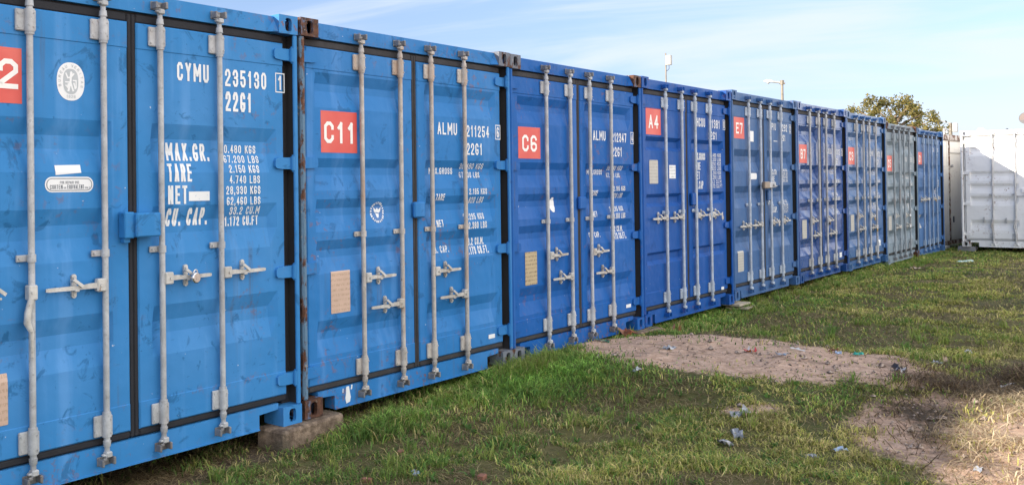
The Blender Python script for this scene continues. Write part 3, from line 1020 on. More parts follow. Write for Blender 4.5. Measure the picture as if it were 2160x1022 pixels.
def ex_poly(pts, mat):
    def fn(d, st, dp, nm):
        sticker([(pts, 0, 0)], [mat], nm, d, st, dp, .002)
    return fn


def ex_oval(cx, cz):
    """pale oval badge: lettered rim, grey centre with a standing figure"""
    def fn(d, st, dp, nm):
        def extra(mb):
            for i, ch in enumerate('BUREAU VERITAS'):
                a = R(196 - 212 * i / 13.0)
                px, pz = cx + .0655 * math.cos(a), cz + .083 * math.sin(a)
                k = MB(); text(k, ch, -.0055, .0055, -.0075, .0075)
                b = a - math.pi / 2
                for f in k.f:
                    mb.poly([(px + k.v[q][0] * math.cos(b) - k.v[q][2] * math.sin(b), .0016, pz + k.v[q][0] * math.sin(b) + k.v[q][2] * math.cos(b)) for q in f], 1)
            text(mb, '1828', cx - .026, cx + .026, cz - .086, cz - .070, .0016, 1)
            ribbon(mb, [(cx, cz + .036), (cx - .002, cz), (cx - .014, cz - .046)], .012, .0018, 0)
            ribbon(mb, [(cx - .002, cz - .005), (cx + .012, cz - .046)], .010, .0019, 0)
            ribbon(mb, [(cx - .028, cz + .040), (cx - .018, cz + .018), (cx, cz + .022), (cx + .016, cz + .040)], .008, .0020, 0)
            mb.poly([(p[0], .0021, p[1]) for p in ellipse(cx + .002, cz + .043, .008, .010, 10)], 0)
            ribbon(mb, [(cx - .03, cz - .004), (cx - .012, cz - .004)], .007, .0018, 0)
            ribbon(mb, [(cx - .028, cz - .022), (cx - .02, cz - .030), (cx - .016, cz - .014)], .008, .0018, 0)
            ribbon(mb, [(cx + .014, cz + .006), (cx + .030, cz + .006), (cx + .030, cz - .030)], .007, .0018, 0)
            ribbon(mb, [(cx + .018, cz - .010), (cx + .024, cz - .034)], .009, .0019, 0)
        sticker([(ellipse(cx, cz, .080, .099, 36, .88), 0, 0), (ellipse(cx, cz, .044, .066, 28, .8), 1, .0008)],
                [M_LABEL, M_GREYINK], nm, d, st, dp, .0015, extra)
    return fn


def ex_corten(x0, x1, z0, z1):
    def fn(d, st, dp, nm):
        def extra(mb):
            ribbon(mb, rrect(x0 + .010, x1 - .010, z0 + .009, z1 - .009, .029) + [rrect(x0 + .010, x1 - .010, z0 + .009, z1 - .009, .029)[0]], .0032, .0008, 1)
            text(mb, 'FOR REPAIR USE', (x0 + x1) / 2 - .055, (x0 + x1) / 2 + .055, z1 - .036, z1 - .022, .0008, 1, .13)
            text(mb, 'CORTEN', x0 + .028, x0 + .098, z0 + .016, z0 + .038, .0008, 1, .12)
            text(mb, 'OR', x0 + .105, x0 + .119, z0 + .017, z0 + .027, .0008, 1, .13)
            text(mb, 'EQUIVALENT', x0 + .126, x0 + .222, z0 + .016, z0 + .038, .0008, 1, .12)
            text(mb, 'ONLY', x0 + .228, x0 + .258, z0 + .017, z0 + .027, .0008, 1, .13)
        sticker([(rrect(x0, x1, z0, z1, .037), 0, 0)], [M_LABEL, M_INK], nm, d, st, dp, .0015, extra)
    return fn


def ex_seal(cx, cz):
    """round blue and white transfer with a lettered rim and a spread bird"""
    def fn(d, st, dp, nm):
        def extra(mb):
            for i in range(22):
                a = 2 * math.pi * i / 22
                p = Vector((cx + .061 * math.cos(a), cz + .061 * math.sin(a)))
                q = Vector((cx + .069 * math.cos(a), cz + .069 * math.sin(a)))
                ribbon(mb, [p, q], .009 if i % 4 else .004, .0016, 1)
            bird = [(-.012, .018), (-.040, .036), (-.034, .008), (-.018, -.006), (-.012, -.030), (.0, -.042), (.012, -.030), (.018, -.006), (.034, .008), (.040, .036), (.012, .018), (.004, .030), (-.008, .030)]
            mb.poly([(cx + a, .0016, cz + b) for a, b in bird], 0)
            ribbon(mb, [(cx - .014, cz - .002), (cx + .014, cz - .008)], .007, .0022, 1)
        sticker([(ellipse(cx, cz, .074, .074, 32), 0, 0), (ellipse(cx, cz, .058, .058, 28), 1, .0008)], [M_LABEL, M_BLUEINK], nm, d, st, dp, .0015, extra)
    return fn


def shift(xl, rows):
    return [(s, a + .05 * (xl + a) / 4.405, b + .05 * (xl + b) / 4.405, z0, z1) for s, a, b, z0, z1 in rows]


def five_texts(prefix, num, chk, dz=0.0, nets=('2.185 KGS', '4.820 LBS', '28.295 KGS', '62.380 LBS')):
    return [(prefix, 1.495, 1.745, 1.883 + dz, 1.976 + dz), (num, 1.872, 2.185, 1.876 + dz, 1.967 + dz), ('[%s]' % chk, 2.282, 2.348, 1.867 + dz, 1.982 + dz),
            ('22G1', 1.870, 2.085, 1.732 + dz, 1.825 + dz),
            ('MAX.GROSS', 1.415, 1.712, 1.578, 1.628), ('30.480 KGS', 1.80, 2.120, 1.620, 1.664), ('67.200 LBS', 1.80, 2.078, 1.550, 1.595),
            ('TARE', 1.470, 1.582, 1.376, 1.427), (nets[0], 1.900, 2.145, 1.416, 1.464), (nets[1], 1.868, 2.115, 1.347, 1.395),
            ('NET', 1.472, 1.558, 1.173, 1.227), (nets[2], 1.83, 2.112, 1.215, 1.264), (nets[3], 1.855, 2.137, 1.143, 1.196),
            ('CU. CAP.', 1.43, 1.645, .974, 1.027), ('33.2 CU.M.', 1.878, 2.127, 1.010, 1.068), ('1.173 CU.FT.', 1.876, 2.172, .938, 1.0)]


UP = [(1.0, -1), (1.0, -1), (1.0, 1), (1.0, 1)]
TWO = [(.86, 1), (.648, -1), (.845, 1), (.642, -1)]
ONE = [(1.108, -1), (1.104, -1), (1.108, 1), (1.104, 1)]

blue1 = (0.038, 0.218, 0.525)
blue2 = (0.027, 0.184, 0.485)
blue3 = (0.012, 0.110, 0.390)
blue4 = (0.009, 0.085, 0.345)
blue5 = (0.048, 0.125, 0.300)
blue6 = (0.015, 0.072, 0.270)
blue7 = (0.035, 0.120, 0.310)
blue8 = (0.200, 0.262, 0.320)
blue9 = (0.055, 0.145, 0.340)
P1 = mat_paint('sky_blue_paint', blue1, .5, .35, .75, .45, .6)
P2 = mat_paint('bright_blue_paint', blue2, .45, .5, .6, .45, .5)
P3 = mat_paint('royal_blue_paint', blue3, .3, .45, .5, .40, .25, .10)
P4 = mat_paint('deep_blue_paint', blue4, .25, .15, .4, .40, .2, .10)
P5 = mat_paint('greyed_blue_paint', blue5, .4, .08, .3)
P6 = mat_paint('glossy_navy_blue_paint', blue6, .25, .08, .3, .22, .3, .42)
P7 = mat_paint('mid_blue_paint', blue7, .3, .1, .3, .28, .3, .34)
P8 = mat_paint('weathered_grey_blue_paint', blue8, .6, .3, .4)
P9 = mat_paint('pale_blue_paint', blue9, .4, .1, .3)
PW = mat_paint('white_container_paint', (0.91, 0.91, 0.91), .05, .9, .06, .45, .1)
RUST_BLUE = mat_rust('rust_flaked_blue_steel', (0.11, 0.20, 0.30), .40, .75)
RUST_DARK = mat_rust('dark_rusted_casting_steel', (0.10, 0.15, 0.26), .66, .6)
RUST_GREY = mat_rust('stained_grey_casting_steel', (0.15, 0.17, 0.21), .34, .6)
RUST_MILD = mat_rust('rust_worn_blue_casting_steel', (0.11, 0.20, 0.38), .42)

Z_ROW = [.003, .009, .005, .010, .035, .038, .024, -.051, -.073]
X_ROW = [1.847, 4.314, 6.758, 9.216, 11.683, 14.153, 16.615, 19.088, 21.550]

splash = [[(.435, .135), (.462, .135), (.468, .10), (.478, .06), (.470, .03), (.435, .022), (.425, .055), (.432, .09)], [(.485, .14), (.497, .14), (.492, .112), (.480, .108)], [(.400, .128), (.406, .128), (.404, .10), (.398, .10)]]
C1 = container('shipping_container', (X_ROW[0], 0, Z_ROW[0]), 0,
    'light blue shipping container lettered CYMU 235130 with an oval badge on its left door', dict(
        paint=P1, rod=M_GALV, style='three', depth=.030, handles=[(.998, 0), (1.0, -1), (1.0, 1), (1.0, 1)], lockbox='big',
        sign=('2', .19, .572, 1.932, 2.207, .448, .552, 2.003, 2.150),
        texts=shift(1.847, [('CYMU', 1.483, 1.710, 2.121, 2.226), ('235130', 1.832, 2.160, 2.112, 2.216), ('[1]', 2.240, 2.312, 2.104, 2.222), ('22G1', 1.834, 2.036, 1.962, 2.080),
            ('MAX.GR.', 1.418, 1.722, 1.660, 1.762), ('TARE', 1.414, 1.581, 1.540, 1.643), ('NET', 1.413, 1.546, 1.412, 1.518), ('#', 1.557, 1.707, 1.428, 1.482), ('CU. CAP.', 1.412, 1.705, 1.287, 1.388),
            ('30.480 KGS', 1.812, 2.09, 1.711, 1.760), ('67.200 LBS', 1.830, 2.105, 1.652, 1.697), ('2.150 KGS', 1.860, 2.097, 1.591, 1.639), ('4.740 LBS', 1.859, 2.099, 1.527, 1.575),
            ('28,330 KGS', 1.833, 2.102, 1.461, 1.511), ('62,460 LBS', 1.836, 2.101, 1.396, 1.446), ('33.2 CU.M', 1.868, 2.104, 1.338, 1.386), ('1.172 CU.FT', 1.841, 2.103, 1.270, 1.328)]),
        castings={'RB': P1},
        extras=[('oval_badge', 'L', ex_oval(.843, 2.063)), ('white_sticker', 'L', ex_poly([(.750, 1.628), (.898, 1.632), (.899, 1.590), (.752, 1.578)], M_LABEL)),
                ('repair_label', 'L', ex_corten(.692, .970, 1.490, 1.569)), ('data_plate', 'L', ex_rect(.28, .485, .36, .61, M_PLATE_TAN))]))
C2 = container('shipping_container', (X_ROW[1], 0, Z_ROW[1]), 0,
    'blue shipping container with red C11 sign and rust stained lock rods', dict(
        paint=P2, rod=M_GALV_TAN, style='five', handles=TWO, lockbox=(1.165, 1.292, 1.255, 1.372),
        left_post=RUST_BLUE, castings={'LT': RUST_DARK, 'LB': RUST_DARK, 'RT': RUST_GREY, 'RB': RUST_GREY}, seal=M_SEAL_DUSTY,
        sign=('C11', .222, .578, 1.722, 2.002, .252, .552, 1.786, 1.930), texts=five_texts('ALMU', '211254', '6'), splash=splash,
        extras=[('data_plate', 'L', ex_rect(.300, .488, .642, .924, M_PLATE_TAN)), ('round_transfer', 'L', ex_seal(.810, 1.307)), ('white_sticker', 'R', ex_rect(2.135, 2.225, .238, .272, M_LABEL))]))
C3 = container('shipping_container', (X_ROW[2], 0, Z_ROW[2]), 0,
    'royal blue shipping container with red C6 sign and a white teardrop sticker', dict(
        paint=P3, rod=M_GALV_DULL, style='five', handles=TWO, lockbox=(1.165, 1.292, 1.255, 1.372), seal=M_SEAL_DUSTY,
        castings={'LT': RUST_GREY, 'RT': RUST_DARK, 'LB': RUST_GREY},
        sign=('C6', .180, .537, 1.717, 1.990, .242, .476, 1.778, 1.921), texts=five_texts('ALMU', '212347', '4', .026),
        extras=[('data_plate', 'L', ex_rect(.261, .453, .624, .910, M_PLATE_BRASS)), ('white_sticker', 'L', ex_poly([(.712, 1.30), (.722, 1.345), (.748, 1.374), (.776, 1.372), (.796, 1.335), (.804, 1.28), (.788, 1.243), (.760, 1.240), (.728, 1.262)], M_LABEL)),
                ('white_sticker', 'R', ex_rect(2.12, 2.225, .238, .272, M_LABEL))]))
rows8 = ['30.480 KGS', '67.200 LBS', '2.230 KGS', '4.920 LBS', '28.250 KGS', '62.280 LBS', '33.2 CU.M', '1.172 CU.FT']
C4 = container('shipping_container', (X_ROW[3], 0, Z_ROW[3]), 0,
    'deep blue shipping container with red A4 sign and crisp narrow door ribs', dict(
        paint=P4, rod=M_GALV_BLUE, style='steep', depth=.040, handles=ONE, lockbox=(1.262, 1.375, 1.225, 1.365), keeper=P4, seal=M_SEAL_DUSTY,
        castings={'LT': P4, 'RT': P4},
        sign=('A4', .180, .542, 1.997, 2.280, .245, .478, 2.064, 2.205),
        texts=[('HCOU', 1.50, 1.739, 2.128, 2.230), ('21381', 1.865, 2.184, 2.123, 2.226), ('[0]', 2.285, 2.350, 2.118, 2.236), ('22G1', 1.83, 2.085, 1.990, 2.082),
               ('MAX.GROSS', 1.42, 1.724, 1.742, 1.825), ('TARE', 1.42, 1.585, 1.628, 1.716), ('NET', 1.44, 1.56, 1.518, 1.608), ('CU.CAP', 1.42, 1.66, 1.408, 1.500)] +
              [(r, 1.855, 2.20 + (.03 if i == 7 else 0), 1.782 - i * .0525, 1.826 - i * .0525) for i, r in enumerate(rows8)],
        extras=[('data_plate', 'L', ex_rect(.244, .453, 1.477, 1.728, M_PLATE_GREY, .012)), ('white_sticker', 'L', ex_rect(.734, .900, 1.531, 1.677, mat_plate('printed_white_sticker', (.8, .82, .84), (.35, .38, .42)))),
                ('white_sticker', 'R', ex_rect(2.14, 2.225, .190, .225, M_LABEL))]))
C5 = container('shipping_container', (X_ROW[4], 0, Z_ROW[4]), 0,
    'greyish blue shipping container with red E7 sign and a steel lock across its doors', dict(
        paint=P5, rod=M_GALV_BLUE, style='three', depth=.042, handles=[(.901, -1), (.901, -1), (.913, 1), (.916, 1)], lockbox=(1.27, 1.42, 1.205, 1.345), keeper=P5, seal=M_SEAL_DUSTY,
        sign=('E7', .172, .523, 2.001, 2.268, .24, .462, 2.062, 2.20),
        texts=[('CPIU', 1.46, 1.70, 2.150, 2.245), ('2292', 1.88, 2.155, 2.146, 2.244), ('[2]', 2.245, 2.318, 2.13, 2.245), ('22G1', 1.87, 2.07, 2.01, 2.10), ('#', 1.60, 1.75, 1.998, 2.008),
               ('MAX.GR', 1.44, 1.70, 1.545, 1.620), ('TARE', 1.44, 1.61, 1.452, 1.530), ('NET', 1.44, 1.57, 1.125, 1.205), ('CU.CAP.', 1.44, 1.70, 1.035, 1.115)] +
              [(r, 1.90, 2.14, 1.587 - i * .047 - (.24 if i > 3 else 0), 1.627 - i * .047 - (.24 if i > 3 else 0)) for i, r in enumerate(rows8)],
        extras=[('data_plate', 'L', ex_rect(.235, .433, .333, .591, M_PLATE_GREY, .012)), ('white_sticker', 'L', ex_rect(.725, .845, 1.973, 2.110, M_LABEL)), ('repair_label', 'L', ex_rect(.700, .940, 1.487, 1.567, M_LABEL, .03))]))
C6 = container('shipping_container', (X_ROW[5], 0, Z_ROW[5]), 0,
    'glossy navy blue shipping container with red B7 sign', dict(
        paint=P6, rod=M_GALV_DULL, style='five', depth=.048, handles=TWO, keeper=P6, seal=M_SEAL_DUSTY,
        sign=('B7', .195, .540, 1.713, 1.983, .255, .475, 1.775, 1.915), texts=five_texts('CXIU', '211012', '2', -.02),
        extras=[('data_plate', 'L', ex_rect(.275, .480, .617, .887, M_PLATE_GREY)), ('hazard_sticker', 'R', ex_rect(2.07, 2.20, .232, .310, M_LABEL))]))
C7 = container('shipping_container', (X_ROW[6], 0, Z_ROW[6]), 0,
    'mid blue shipping container with red C3 sign and two padlocks on its right door', dict(
        paint=P7, rod=M_GALV_DULL, style='five', depth=.046, handles=TWO, keeper=P7, seal=M_SEAL_DUSTY,
        sign=('C3', .205, .570, 1.725, 2.010, .26, .49, 1.79, 1.935), texts=five_texts('ALMU', '211873', '0', .0),
        extras=[('data_plate', 'L', ex_rect(.282, .487, .625, .898, M_PLATE_GREY)), ('white_sticker', 'R', ex_rect(2.02, 2.14, .30, .40, M_LABEL))]))
C8 = container('shipping_container', (X_ROW[7], 0, Z_ROW[7]), 0,
    'weathered grey blue shipping container with red C5 sign and painted lock rods', dict(
        paint=P8, rod=mat_metal('weathered_grey_blue_rod', (.34, .39, .44), .3), style='five', depth=.046, handles=TWO, seal=M_SEAL_DUSTY,
        castings={'LT': RUST_DARK, 'RT': RUST_DARK, 'RB': RUST_DARK, 'LB': P8},
        sign=('C5', .225, .575, 1.697, 1.983, .28, .50, 1.765, 1.91), texts=five_texts('CXIU', '211570', '3', .0),
        extras=[('data_plate', 'L', ex_rect(.255, .479, .607, .869, M_PLATE_GREY))]))
C9 = container('shipping_container', (X_ROW[8], 0, Z_ROW[8]), 0,
    'pale blue shipping container with a scuffed red sign, last blue one of the row', dict(
        paint=P9, rod=mat_metal('pale_blue_rod', (.30, .40, .55), .1), style='three', depth=.044, handles=[(1.145, -1), (1.145, -1), (1.145, 1), (1.145, 1)], seal=M_SEAL, keeper=P9,
        sign=('D1', .245, .585, 1.86, 2.115, .30, .50, 1.91, 2.05),
        texts=[('CXIU', 1.52, 1.74, 2.14, 2.23), ('226', 1.90, 2.15, 2.14, 2.23), ('22G1', 1.88, 2.1, 2.02, 2.10)] + [(r, 1.90, 2.15, 1.50 - i * .055, 1.545 - i * .055) for i, r in enumerate(rows8)],
        extras=[('data_plate', 'L', ex_rect(.254, .444, .571, .838, M_PLATE_GREY))]))

# the same row runs on behind the photographer's left, half a metre further back
for k in range(2):
    container('shipping_container', (-.66 - 2.475 * k, .52, 0), 0,
        'blue shipping container set back from the row, beside the CYMU container' if k == 0 else 'blue shipping container at the near end of the row, set back',
        dict(paint=P3 if k else P2, rod=M_GALV, style='five', handles=TWO))

# white container across the end of the aisle
WX, WY = 24.782, -.186
CWH = container('shipping_container', (WX, WY, -.035), -math.pi / 2,
    'white shipping container across the end of the aisle, its top in sunlight', dict(
        paint=PW, rod=mat_metal('white_painted_rod', (.66, .66, .66), .12), handle=mat_metal('white_painted_handle', (.62, .62, .62), .3), style='five', depth=.034, keeper=PW,
        handles=[(.60, 0), (.59, 0), (1.135, -1), (.60, 0)], lockbox=(1.13, 1.36, 1.20, 1.30), seal=mat_plain('painted_over_seal', (.50, .50, .50), .2, 8, .6, .2),
        castings={'LB': mat_rust('rust_spotted_white_steel', (.66, .66, .66), .3)}), group='white units closing the end of the row')

# ------------------------------------------------------------------ white cabin behind the white container's corner
M_CAB = mat_paint('chalky_white_cabin_paint', (0.95, 0.93, 0.88), .04, .5, .05, .45, .1)
M_CABRUST = mat_rust('rusted_white_cabin_edge', (0.62, 0.58, 0.54), .56)
CX, CY, CZ = 24.95, .25, -.07
cab = thing('site_cabin', (CX, CY + .16, CZ), R(-8), 'white cabin with rusty edges and narrow door, behind the white container corner', 'cabin', 'white units closing the end of the row')
mb = MB(); mb.box(.05, 2.39, .06, 6.0, .10, 2.50); mb.obj('body', M_CAB, cab)
mb = MB(); mb.box(.0, 1.10, .02, .10, .09, 2.46, .004); mb.box(.98, 1.02, .008, .03, .10, 2.44, .006); mb.obj('wall_panel', M_CAB, cab)
mb = MB(); mb.box(1.16, 2.04, .012, .06, .10, 2.13, .006); dr_ = mb.obj('door', M_CAB, cab)
mb = MB(); mb.tube([(1.24, .012, 1.86), (1.24, -.03, 1.86)], .035, 12); mb.obj('door_knob', M_GALV_DULL, dr_)
mb = MB(); mb.box(1.30, 1.34, -.012, .013, .52, .66, .006); mb.obj('door_latch', M_INK, dr_)
mb = MB(); mb.box(1.16, 2.04, .014, .06, 2.175, 2.44, .006); mb.obj('transom_panel', M_CAB, cab)
mb = MB(); mb.box(1.10, 1.155, .0, .10, .08, 2.46, .01); mb.box(2.05, 2.438, .0, .12, .0, 2.50, .012); mb.box(.0, 2.438, -.01, .12, 2.47, 2.60, .012); mb.box(.55, 2.05, .0, .12, .0, .085, .01)
mb.obj('edge_frame', M_CABRUST, cab)
mb = MB(); mb.tube([(.93, .05, 2.59), (.93, .05, 2.74), (1.12, .05, 2.74), (1.12, .05, 2.64)], .022, 8); mb.obj('lifting_loop', M_GALV_DULL, cab)

# things on the white container's roof
mb = MB(); mb.box(0, .17, 0, .16, 0, .045, .01); mb.box(.02, .13, .03, .13, .045, .075, .01)
o = mb.obj('roof_vent', mat_plain('white_vent_plastic', (.72, .72, .70), .05, 8, .5, .05)); o.rotation_euler = (0, 0, -math.pi / 2); o.location = (WX + .10, WY - .30, 2.535)
tag(o, 'small white vent box on top of the white container', 'vent')
mb = MB(); mb.box(-.03, .03, -.03, .03, 0, .02, .004); mb.tube([(0, 0, .02), (0, 0, .045)], .022, 10)
o = mb.obj('cable_gland', M_INK); o.location = (WX + .10, WY - .88, 2.533)
tag(o, 'small dark fitting on top of the white container', 'fitting')
fl = thing('flood_lamp', (WX + .12, WY - 1.24, 2.532), -math.pi / 2, 'round grey lamp on a bracket above the white container', 'lamp')
mb = MB(); mb.tube([(0, 0, 0), (0, 0, .16), (0, -.06, .22)], .014, 8); mb.box(-.05, .05, -.05, .05, 0, .012, .003); mb.obj('bracket', M_GALV_DULL, fl)
mb = MB(); mb.tube([(0, -.02, .24), (0, -.09, .245), (0, -.12, .25)], [.05, .118, .13], 24); mb.obj('lamp_head', mat_plain('dark_lamp_shell', (.12, .12, .13), .1, 8, .5, .05), fl)
mb = MB(); mb.tube([(0, -.1205, .25), (0, -.127, .25)], .112, 24); mb.obj('lens', mat_plain('pale_lamp_glass', (.25, .20, .19), .1, 10, .3, .02), fl)

# ------------------------------------------------------------------ blocks and packing plates under the corners
M_CONC = NT('weathered_concrete')
_n = M_CONC.noise(14.0, 6, .7)
_c = M_CONC.mix(M_CONC.ramp(_n, .35, .7), (0.11, 0.075, 0.052), (0.34, 0.255, 0.185))
_c = M_CONC.mix(M_CONC.ramp(M_CONC.noise(4.0, 4), .5, .68, 0, .7), _c, (0.10, 0.085, 0.06))
M_CONC = M_CONC.done(_c, .9, 0, M_CONC.bump(M_CONC.noise(50.0, 5, .7), .8, .02))


def rough_block(name, sx, sy, sz, mat, loc, rz, label, cat, group=None, amp=.012, cuts=7, seed=0):
    bm = bmesh.new()
    bmesh.ops.create_cube(bm, size=1)
    bmesh.ops.scale(bm, vec=(sx, sy, sz), verts=bm.verts)
    bmesh.ops.translate(bm, vec=(0, 0, sz / 2), verts=bm.verts)
    bmesh.ops.bevel(bm, geom=bm.edges[:], offset=min(sx, sy, sz) * .07, segments=1, affect='EDGES')
    bmesh.ops.subdivide_edges(bm, edges=[e for e in bm.edges if e.calc_length() > min(sx, sy, sz) * .3], cuts=cuts, use_grid_fill=True)
    for v in bm.verts:
        q = v.co
        e = (abs(q.x) > sx * .47) + (abs(q.y) > sy * .47) + (abs(q.z - sz / 2) > sz * .46)
        k = float(fbm(q.x + q.z * .7 + seed * 3.1, q.y - q.z * .4, 9.0, seed)) - .5
        v.co = q + Vector((q.x / sx, q.y / sy, (q.z - sz / 2) / sz)) * k * amp * 2 * (1.2 if e > 1 else .7)
    me = bpy.data.meshes.new(name); bm.to_mesh(me); bm.free()
    me.materials.append(mat)
    o = bpy.data.objects.new(name, me); COL.objects.link(o)
    o.location = loc; o.rotation_euler = (0, 0, rz)
    return tag(o, label, cat, group)


GB = 'blocks and plates packed under the container corners'
rough_block('concrete_block', .60, .24, .22, M_CONC, (4.33, .050, -.218), R(5), 'brown concrete block under the corner between CYMU 235130 and C11', 'block', GB, .009, seed=1)
rough_block('concrete_block', .48, .24, .16, M_CONC, (9.17, .02, -.158), R(-3), 'broken pale concrete block under the corner between C6 and A4', 'block', GB, .03, seed=2)
rough_block('concrete_block', .42, .22, .16, M_CONC, (6.78, .12, -.165), R(3), 'concrete block half buried in grass between C11 and C6', 'block', GB, .02, seed=4)
M_PLANK = mat_plain('bleached_timber', (0.42, 0.37, 0.29), .25, 20, .8, .4)
rough_block('packing_plate', .34, .22, .025, M_PLANK, (11.79, .03, -.02), R(-2), 'upper thin plank under the corner between A4 and E7', 'plank', GB, .004, 3, seed=5)
rough_block('packing_plate', .36, .26, .022, M_PLANK, (11.86, .0, -.062), R(5), 'lower thin plank sticking out between A4 and E7', 'plank', GB, .004, 3, seed=6)
rough_block('packing_plate', .62, .30, .03, M_PLANK, (21.48, .06, -.106), R(2), 'pale plank under the corner before the last blue container', 'plank', GB, .006, 3, seed=7)
rough_block('packing_plate', .30, .20, .05, mat_plain('dark_timber', (.12, .09, .07), .3, 20, .85, .4), (19.0, .08, -.105), R(2), 'dark timber under the corner between C3 and C5', 'plank', GB, .006, 3, seed=8)
rough_block('concrete_block', .42, .20, .13, mat_plain('white_block', (.62, .62, .60), .12, 9, .8, .3), (25.50, .32, -.205), 0, 'white block under the left end of the white cabin', 'block', GB, .01, seed=9)
rough_block('concrete_block', .30, .34, .12, mat_plain('grey_block', (.27, .27, .29), .2, 9, .85, .4), (25.0, -.26, -.158), 0, 'grey block under the corner of the white container', 'block', GB, .01, seed=10)

# ------------------------------------------------------------------ padlocks
M_CHROME = mat_plain('worn_chrome', (0.62, 0.62, 0.64), .15, 30, .22, .02, .9)
M_BRASS = mat_plain('worn_brass', (0.50, 0.34, 0.13), .2, 30, .35, .02, .8)
M_DARKLOCK = mat_plain('dark_lock_steel', (0.10, 0.085, 0.08), .25, 30, .4, .05, .6)


def padlock(ci, x, z, kind, label):
    root = thing('padlock', (X_ROW[ci] + x, -.028, Z_ROW[ci] + z), R(8), label, 'padlock', 'padlocks hanging on the door handles')
    body = {'disc': M_CHROME, 'brass': M_BRASS, 'dark': M_DARKLOCK, 'silver': M_CHROME}[kind]
    mb = MB()
    if kind == 'disc':
        mb.tube([(0, -.014, 0), (0, -.010, 0), (0, .010, 0), (0, .014, 0)], [.026, .033, .033, .026], 20)
        mb.tube([(0, -.015, -.004), (0, -.0145, -.004)], .008, 10)
    else:
        mb.box(-.024, .024, -.011, .011, -.058, -.012, .006)
        mb.tube([(0, 0, -.0585), (0, 0, -.062)], .006, 8)
    mb.obj('lock_body', body, root)
    mb = MB()
    r, top = .015, (.03 if kind == 'disc' else .018)
    pts = [(-r, 0, -.013)] + [(-r * math.cos(R(a)), 0, top + r * math.sin(R(a))) for a in range(0, 181, 30)] + [(r, 0, -.013)]
    mb.tube(pts, .0048, 8)
    mb.obj('shackle', M_CHROME, root)
    return root


padlock(0, 1.578, .992, 'disc', 'round chrome padlock on the handle under the CU. CAP. lettering of CYMU 235130')
padlock(3, 1.655, 1.092, 'silver', 'silver padlock on the inner right handle of A4')
padlock(3, 2.03, 1.092, 'silver', 'silver padlock on the outer right handle of A4')
padlock(4, 1.54, .915, 'silver', 'silver padlock on the right door of E7')
padlock(5, 1.35, .838, 'dark', 'dark padlock on the right door of B7')
padlock(6, 1.48, .828, 'brass', 'upper brass padlock on the right door of C3')
padlock(6, 1.62, .630, 'brass', 'lower brass padlock on the right door of C3')
padlock(7, 1.585, .83, 'disc', 'upper round padlock on the right door of C5')
padlock(7, 1.57, .625, 'disc', 'lower round padlock on the right door of C5')
padlock(8, 1.44, 1.150, 'brass', 'brownish padlock on the last blue container of the row')

lk = thing('bar_lock', (X_ROW[4], 0, Z_ROW[4]), 0, 'brown and silver steel lock clamped across the lock rods of E7', 'lock')
mb = MB(); mb.box(.985, 1.17, -.045, .0, 1.365, 1.455, .008); mb.obj('lock_cover', mat_plain('bronze_lock_cover', (.28, .22, .17), .2, 20, .4, .05, .5), lk)
mb = MB(); mb.box(1.172, 1.42, -.035, -.003, 1.372, 1.448, .006); mb.tube([(1.32, -.035, 1.41), (1.32, -.055, 1.41)], .020, 12); mb.box(1.36, 1.43, -.05, -.036, 1.388, 1.404, .003)
mb.obj('lock_bar', M_GALV, lk)

# ------------------------------------------------------------------ posts beyond the row
M_POST = mat_metal('weathered_post_steel', (0.30, 0.27, 0.23), .2)
gz = -.15
lp = thing('street_lamp', (42.785, 9.54, gz), 0, 'street lamp with a white cobra head on a short arm above E7', 'street lamp')
mb = MB(); mb.tube([(0, 0, 0), (0, 0, 3), (0, 0, 5.84)], [.09, .07, .055], 12); mb.box(-.13, .13, -.13, .13, 0, .06, .01); mb.obj('pole', M_POST, lp)
mb = MB(); mb.tube([(0, 0, 5.80), (0, 0, 5.98)], .085, 10); mb.tube([(.01, -.12, 5.83), (0, .10, 5.86)], .04, 8); mb.obj('pole_cap', M_POST, lp)
mb = MB(); mb.tube([(-.01, .03, 5.87), (-.07, .24, 5.92), (-.11, .40, 5.95)], [.045, .05, .05], 8); mb.obj('arm', M_GALV, lp)
mb = MB(); mb.tube([(-.10, .36, 5.95), (-.14, .48, 5.97), (-.18, .60, 5.98), (-.21, .70, 5.97)], [.045, .07, .07, .03], 12); mb.obj('lamp_head', mat_plain('white_lamp_shell', (.75, .75, .74), .05, 5, .4, .02), lp)
mb = MB(); mb.tube([(-.155, .54, 5.93), (-.155, .54, 5.88), (-.155, .54, 5.85)], [.075, .06, .02], 14); mb.obj('glass_bowl', mat_plain('clear_lamp_bowl', (.55, .58, .6), .05, 5, .1, .02), lp)

bp = thing('antenna_mast', (31.923, 9.946, gz), 0, 'thin mast carrying a grey box above A4', 'mast')
mb = MB(); mb.tube([(0, 0, 0), (0, 0, 4), (0, 0, 6.16)], [.04, .03, .025], 10); mb.obj('pole', M_POST, bp)
mb = MB(); mb.box(-.05, .09, -.20, .0, 5.73, 6.07, .01); mb.box(-.052, -.044, -.17, -.03, 5.78, 6.02, .002); mb.obj('box', mat_plain('grey_antenna_box', (.42, .42, .42), .08, 6, .5, .02), bp)
mb = MB(); mb.tube([(0, -.12, 5.73), (0, -.12, 5.60), (0, -.03, 5.52)], .012, 6); mb.obj('cable', M_INK, bp)

